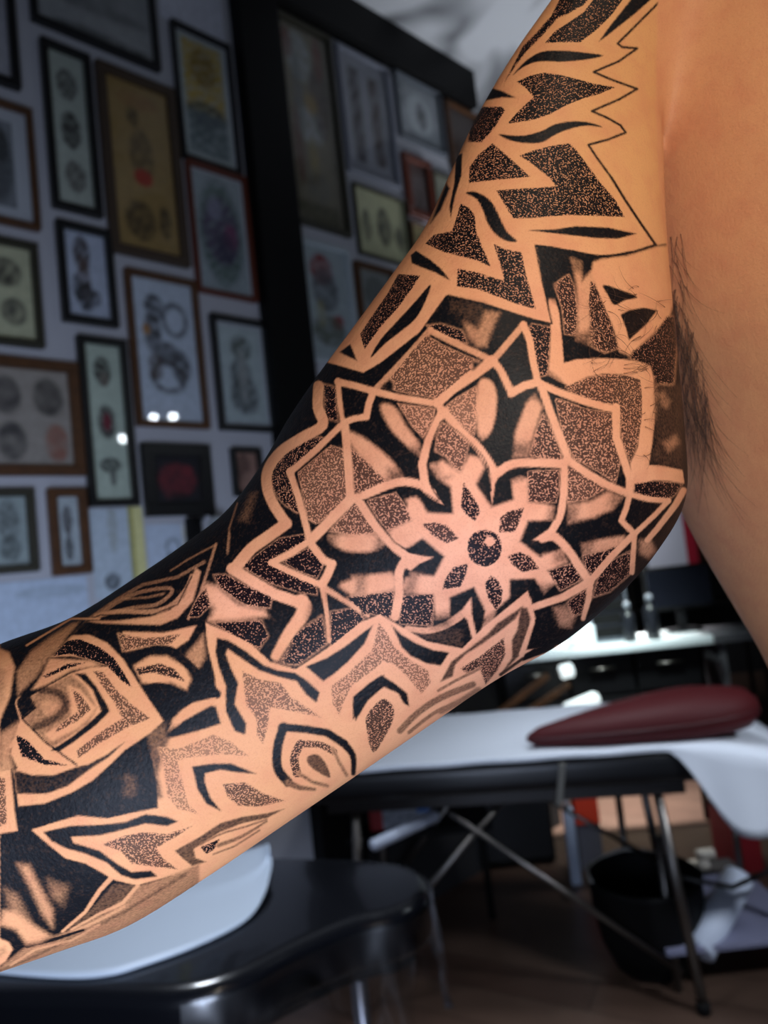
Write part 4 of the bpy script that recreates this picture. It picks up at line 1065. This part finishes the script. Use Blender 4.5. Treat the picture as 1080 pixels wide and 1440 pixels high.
# printed carton with red, white and blue sides on a shelf + white tube
st = at(578, 1162, 2.75)
b = B(); bx(b, (0, .12, -.012), (.62, .3, .024), bev=.003); shf = obj('low_shelf', b, M_blackm, None, False, Matrix.Translation((st[0], st[1]-.03, st[2])))
for sx_ in (-.28, .28):
    tubeobj('leg', [(sx_, .12, -.022), (sx_, .12, -st[2])], .014, M_blackm, shf)
tag(shf, 'low black shelf under the bed carrying the printed carton', 'shelf')
cx = at(562, 1140, 2.75)
b = B(); bx(b, (0, .05, .055), (.24, .10, .11), bev=.003)
o = obj('printed_carton', b, mat('mottled_card', (150, 156, 168), .6, noise=.5, nscale=40), None, False, Matrix.Translation((cx[0], cx[1], st[2])))
b = B(); bx(b, (-.095, .05, .055), (.052, .104, .114), bev=.002); obj('red_end', b, mat('red_card', (150, 22, 26), .6), o)
b = B(); bx(b, (.09, .05, .075), (.05, .104, .05), bev=.002); obj('blue_panel', b, M_blue, o)
tag(o, 'small carton printed red, white and blue on the low shelf under the bed', 'box')
a = at(522, 1190, 2.2); c = at(615, 1146, 2.35)
lt = c-a
tubw = obj('white_tube', (lambda b: (tube(b, [(0, 0, 0), lt*.02, lt*.98, lt], [.011, .018, .018, .011], 16), b)[1])(B()), mat('bluish_white_plastic', (190, 200, 220), .35), None, True, Matrix.Translation(Vector(a)))
tag(tubw, 'slim white tube slanting below the printed carton', 'tube')
# --- work counter at the back right
CZ = .94
cp0 = on_z(690, 925, CZ); cp1 = on_z(1003, 893, CZ)
MC, LC = frame_xy(cp0, cp1)
ctr = empty('work_counter', None, 'black work counter with a bright white top at the back, right of the arm', 'counter', mtx=MC)
b = B(); bx(b, (LC/2, .16, CZ-.02), (LC, .32, .04), bev=.006); obj('worktop', b, M_gloss, ctr)
b = B(); bx(b, (LC/2, .20, CZ-.24), (LC-.06, .26, .40), bev=.005); obj('cabinet_body', b, M_blackm, ctr)
for (x_, y_) in ((.05, .10), (LC-.05, .10), (.05, .28), (LC-.05, .28)): tubeobj('leg', [(x_, y_, 0), (x_, y_, CZ-.44)], .014, M_blackm, ctr)
for k in range(3):
    for j in range(2):
        w_ = (LC-.1)/3
        b = B(); bx(b, (.05+w_*(k+.5), .055, CZ-.145-.19*j), (w_-.02, .02, .175), bev=.004); d_ = obj('drawer', b, M_black, ctr)
        b = B(); tube(b, [(.05+w_*(k+.5)-.06, .028, CZ-.11-.19*j), (.05+w_*(k+.5)+.06, .028, CZ-.11-.19*j)], .006, 8); obj('handle', b, M_steel, d_, True)
# dim grey bench continuing to the right
gp0 = on_z(1003, 893, CZ-.0); b = B(); bx(b, (LC+.45, .22, CZ-.03), (.86, .34, .04), bev=.004)
for xx in (LC+.06, LC+.84):
    bx(b, (xx, .22, (CZ-.05)/2), (.03, .3, CZ-.05))
o = obj('side_table', b, mat('dim_grey_laminate', (84, 84, 90), .5), None, False, MC); tag(o, 'dim grey side table continuing the counter to the right', 'table')
def on_counter(x, y, z=0): return MC @ Matrix.Translation((x, y, CZ+z))
# boxes, device and bottles on the counter
def xc(px): return (Vector(on_z(px, 905, CZ))-Vector(cp0)).dot(Vector((MC[0][0], MC[1][0], 0)))
b = B(); bx(b, (0, 0, .05), (.13, .12, .10), bev=.02); o = obj('tissue_box', b, M_gloss, None, False, on_counter(xc(815), .12)); tag(o, 'white tissue box at the left end of the white counter', 'box')
b = B(); bx(b, (0, 0, .104), (.06, .03, .006), bev=.002); obj('slot', b, M_grey, o)
# equipment tower behind
te = on_counter(xc(868), .22)
b = B(); bx(b, (0, 0, .14), (.20, .16, .28), bev=.01); tw = obj('storage_tower', b, mat('grey_tower', (96, 100, 110), .5), None, False, te)
for j in range(4):
    b = B(); bx(b, (0, -.085, .045+.064*j), (.17, .014, .05), bev=.004); obj('drawer', b, M_blackm, tw)
tag(tw, 'small grey drawer tower with black drawers standing on the counter', 'drawers')
for k, (px, h, r, lb) in enumerate(((888, .19, .030, 'left one of two dark bottles with pale caps on the counter'), (930, .22, .034, 'right one of two dark bottles with pale caps on the counter'))):
    b = B(); lathe(b, (0, 0, 0), [(r*.9, 0), (r, .006), (r, h*.6), (r*.8, h*.7), (r*.35, h*.76), (r*.35, h*.82)], 20)
    o = obj('ink_bottle', b, mat('dark_bottle', (24, 26, 32), .3), None, True, on_counter(xc(px)+.02, .07)); b = B(); lathe(b, (0, 0, h*.82), [(r*.5, 0), (r*.52, .02), (r*.3, .035)], 16); obj('bottle_cap', b, M_grey, o, True)
    tag(o, lb, 'bottle', 'dark bottles on the counter')
mo = on_counter(xc(1000)+.06, .26)
b = B(); bx(b, (0, 0, .22), (.34, .03, .22), bev=.006); mn = obj('monitor', b, M_blackm, None, False, mo)
b = B(); bx(b, (0, -.017, .22), (.31, .006, .19), bev=.001); obj('screen', b, mat('dark_screen', (22, 24, 32), .15), mn)
b = B(); bx(b, (0, .01, .06), (.04, .02, .12)); bx(b, (0, 0, .005), (.16, .12, .01), bev=.003); obj('stand', b, M_black, mn)
tag(mn, 'switched-off black monitor at the right end of the counter', 'monitor')
# slanting wooden legs and pale bars seen under the counter, left part
tw0 = at(712, 1000, 3.2); 
for k, (x0, y0, x1, y1, lb) in enumerate(((690, 1012, 770, 950, 'upper of two brown slats leaning under the counter'), (712, 1022, 800, 962, 'lower of two brown slats leaning under the counter'))):
    a = at(x0, y0, 3.0); c = at(x1, y1, 3.1)
    b = B(); tube(b, [(0, 0, 0), c-a], .016, 4); o = obj('wooden_slat', b, M_brown, None, False, Matrix.Translation(Vector(a))); tag(o, lb, 'slat', 'wooden slats')
M_glowbar = emis('glowing_white', (232, 244, 244), 1.1)  # plain bright white bars; the glow is added, no lamp known
for k, (x0, y0, x1, y1, lb) in enumerate(((787, 946, 806, 941, 'short white bar with an added glow under the counter edge'), (793, 1000, 842, 980, 'long slanting white bar with an added glow above the red cushion'))):
    a = at(x0, y0, 3.05); c = at(x1, y1, 3.05)
    b = B(); tube(b, [(0, 0, 0), (c-a)*.1, (c-a)*.9, c-a], [.018, .030, .030, .018], 14); o = obj('glow_bar', b, M_glowbar, None, True, Matrix.Translation(Vector(a)))
    b = B(); tube(b, [(a-c)*.12, (0, 0, 0)], .014, 10); obj('end_cap', b, M_steel, o, True)
    tag(o, lb, 'lamp', 'white bars with an added glow')
# shelving with dim things beyond the counter
sp = on_counter(xc(860)+.55, 1.75, -CZ)
b = B()
for z in (.70, .92, 1.15): bx(b, (0, 0, z), (1.7, .3, .02))
for x in (-.85, 0, .85): bx(b, (x, 0, .92), (.02, .3, .46))
bx(b, (0, .15, .92), (1.7, .01, .46))
for x in (-.84, .84):
    for y in (-.13, .13): bx(b, (x, y, .35), (.025, .025, .70))
sv = obj('open_shelving', b, mat('black_shelf', (16, 16, 18), .6), None, False, sp); tag(sv, 'black open shelving in the dark beyond the counter', 'shelving')
R1 = random.Random(11)
for k in range(9):
    x = -.2+k*.11; h = R1.uniform(.06, .12); r = R1.uniform(.018, .026)
    b = B(); lathe(b, (0, 0, 0), [(r, 0), (r*1.02, h*.7), (r*.4, h*.85), (r*.42, h)], 14)
    o = obj('supply_bottle', b, mat('dim_grey_bottle', (R1.randint(36, 90),)*3, .4), None, True, sp @ Matrix.Translation((x-.55, -.05, 1.1605)))
    tag(o, 'small dim bottle in the row on the black shelving beyond the counter', 'bottle', 'bottles on the black shelving')
# red and white poster and brown box near the armpit gap
pa = at(958, 690, 4.3); pb = at(1000, 778, 4.3)
def flat(name, px0, py0, px1, py1, m, label, cat):
    p = at((px0+px1)/2, (py0+py1)/2, YB/_f[1]-.1); sc_ = (YB-.02)/p[1]
    q = CAM+(p-CAM)*((YB-.012)/(p[1])); d = np.dot(q-CAM, _f)
    w = (px1-px0)/F_PX*d; h = (py1-py0)/F_PX*d
    b = B(); bx(b, (0, 0, 0), (w, .01, h)); o = obj(name, b, m, None, False, Matrix.Translation(Vector(q))); tag(o, label, cat); return o, w, h
o, w, h = flat('wall_poster', 905, 690, 1012, 800, mat('poster_white', (188, 190, 200), .6), 'white poster with a red band on the back wall, in the gap under the armpit', 'poster')
b = B(); bx(b, (w*.14, -.008, 0), (w*.24, .008, h*.98)); obj('red_band', b, mat('poster_red', (150, 16, 40), .6), o)
qx = (sp.inverted() @ Vector(at(1004, 800, 5.1)))[0]
b = B(); bx(b, (0, 0, .12), (.20, .2, .24), bev=.008); o = obj('brown_carton', b, M_brown, None, False, sp @ Matrix.Translation((min(qx, .74), -.04, 1.1605)))
b = B(); bx(b, (0, 0, .241), (.05, .2, .003)); obj('tape', b, mat('tan_tape', (140, 104, 66), .5), o)
tag(o, 'brown carton on the black shelving, just beside the torso', 'box')
# small black desk lamp against the wall above the elbow
s_, z_ = sz(285, 745)
mt = wall_mtx(s_, z_, .0)
lm = empty('wall_lamp', None, 'small black wall lamp with a whitish shade just above the elbow', 'lamp', mtx=mt)
b = B(); bx(b, (-.045, -.02, -.02), (.05, .04, .13), bev=.008); obj('bracket', b, M_blackm, lm)
tubeobj('arm', [(-.045, -.04, .02), (-.02, -.07, .05), (.01, -.08, .04)], .007, M_blackm, lm, 8)
b = B(); lathe(b, (.015, -.08, -.02), [(.045, -.04), (.04, .0), (.022, .045), (.012, .06)], 24); obj('shade', b, mat('white_shade', (176, 182, 186), .4), lm, True)
# ceiling spots whose lights show as small reflections in the glass
M_spot = emis('spot_glow', (235, 246, 255), 60.0)
for k, (px, py, lb) in enumerate(((216, 587, 'left one of two paired hanging spot bulbs'), (243, 586, 'right one of two paired hanging spot bulbs'), (173, 617, 'single hanging spot bulb'))):
    P0 = on_plane(px, py, W0+WN*.013, WN); d = P0-CAM; d /= np.linalg.norm(d); r = d-2*np.dot(d, WN)*WN
    t = 2.6 if r[2] < .12 else min((CEIL-.1-P0[2])/r[2], 2.6)
    q = P0+r*t
    sp_ = empty('ceiling_spot', tuple(q), lb+', mirrored in picture glass', 'lamp', 'ceiling spots')
    b = B(); lathe(b, (0, 0, 0), [(.004, -.028), (.018, -.022), (.026, -.008), (.028, .006), (.02, .02), (.004, .026)], 20); obj('bulb', b, M_spot, sp_, True)
    tubeobj('cord', [(0, 0, .024), (0, 0, CEIL-q[2])], .003, M_blackm, sp_, 8)
# ------------------------------------------------------------------ light
def area(name, loc, target, size, power, rgb, spread=180):
    l = bpy.data.lights.new(name, 'AREA'); l.shape = 'DISK'; l.size = size; l.energy = power; l.color = lin(rgb); l.spread = math.radians(spread)
    o = bpy.data.objects.new(name, l); COL.objects.link(o); o.location = tuple(loc)
    o.rotation_euler = (Vector(target)-Vector(loc)).to_track_quat('-Z', 'Y').to_euler(); return o
def sz_pt(px, py):
    return on_plane(px, py, W0, WN)
ARMC = at(640, 760, .30)
area('work_lamp', CAM+_R*.14+_U*.20-_f*.08, tuple(ARMC), .12, 1.25, (255, 244, 230))
area('shoulder_lamp', CAM+_R*.25+_U*.8-_f*.1, tuple(at(900, 400, .3)), .25, 1.7, (255, 232, 205))
area('wall_fill', (-.2, -.35, .85), tuple(sz_pt(60, 930)), .8, 13.0, (208, 224, 255), 105)  # no window here: unseen fill added to brighten the left wall
FT = on_z(868, 1140, 0)
area('room_lamp', (FT[0]+.1, FT[1]+.1, 2.3), tuple(FT), .3, 30.0, (240, 236, 232), 45)
area('bed_fill', (.70, 2.0, 2.7), (.60, 2.5, .8), .3, 4.2, (228, 236, 246), 60)  # unseen fill added above the bed to brighten its paper cover
area('counter_fill', (.95, 2.9, 2.3), (1.05, 3.5, .94), .2, 5.0, (228, 244, 240), 45)  # added fill, not a fixture: lifts the white worktop
area('side_fill', (1.9, 1.0, 2.0), (.95, 2.25, .35), .25, 2.6, (226, 234, 246), 50)  # unseen fill added for the roll, drape and floor at the right
area('poster_lamp', (2.2, 6.0, 2.6), (2.2, 6.9, 1.3), .2, 6.0, (235, 240, 250), 80)
area('bench_fill', (-.55, 1.55, 2.5), (-.2, 1.4, .76), .35, 5.5, (226, 234, 246), 75)  # unseen fill put in to brighten the curled sheet and bench
area('mural_fill', (1.2, 3.6, 2.5), (.9, 3.4, 4.1), .5, 7.0, (235, 240, 250), 130)  # added upward fill that lifts the ceiling, no such source known
w = bpy.data.worlds.new('world'); SC.world = w; w.use_nodes = True
w.node_tree.nodes['Background'].inputs[0].default_value = lin((150, 165, 185))+(1,); w.node_tree.nodes['Background'].inputs[1].default_value = .03
SC.view_settings.view_transform = 'Standard'; SC.view_settings.look = 'None'; SC.view_settings.gamma = 1; SC.view_settings.exposure = 0.0
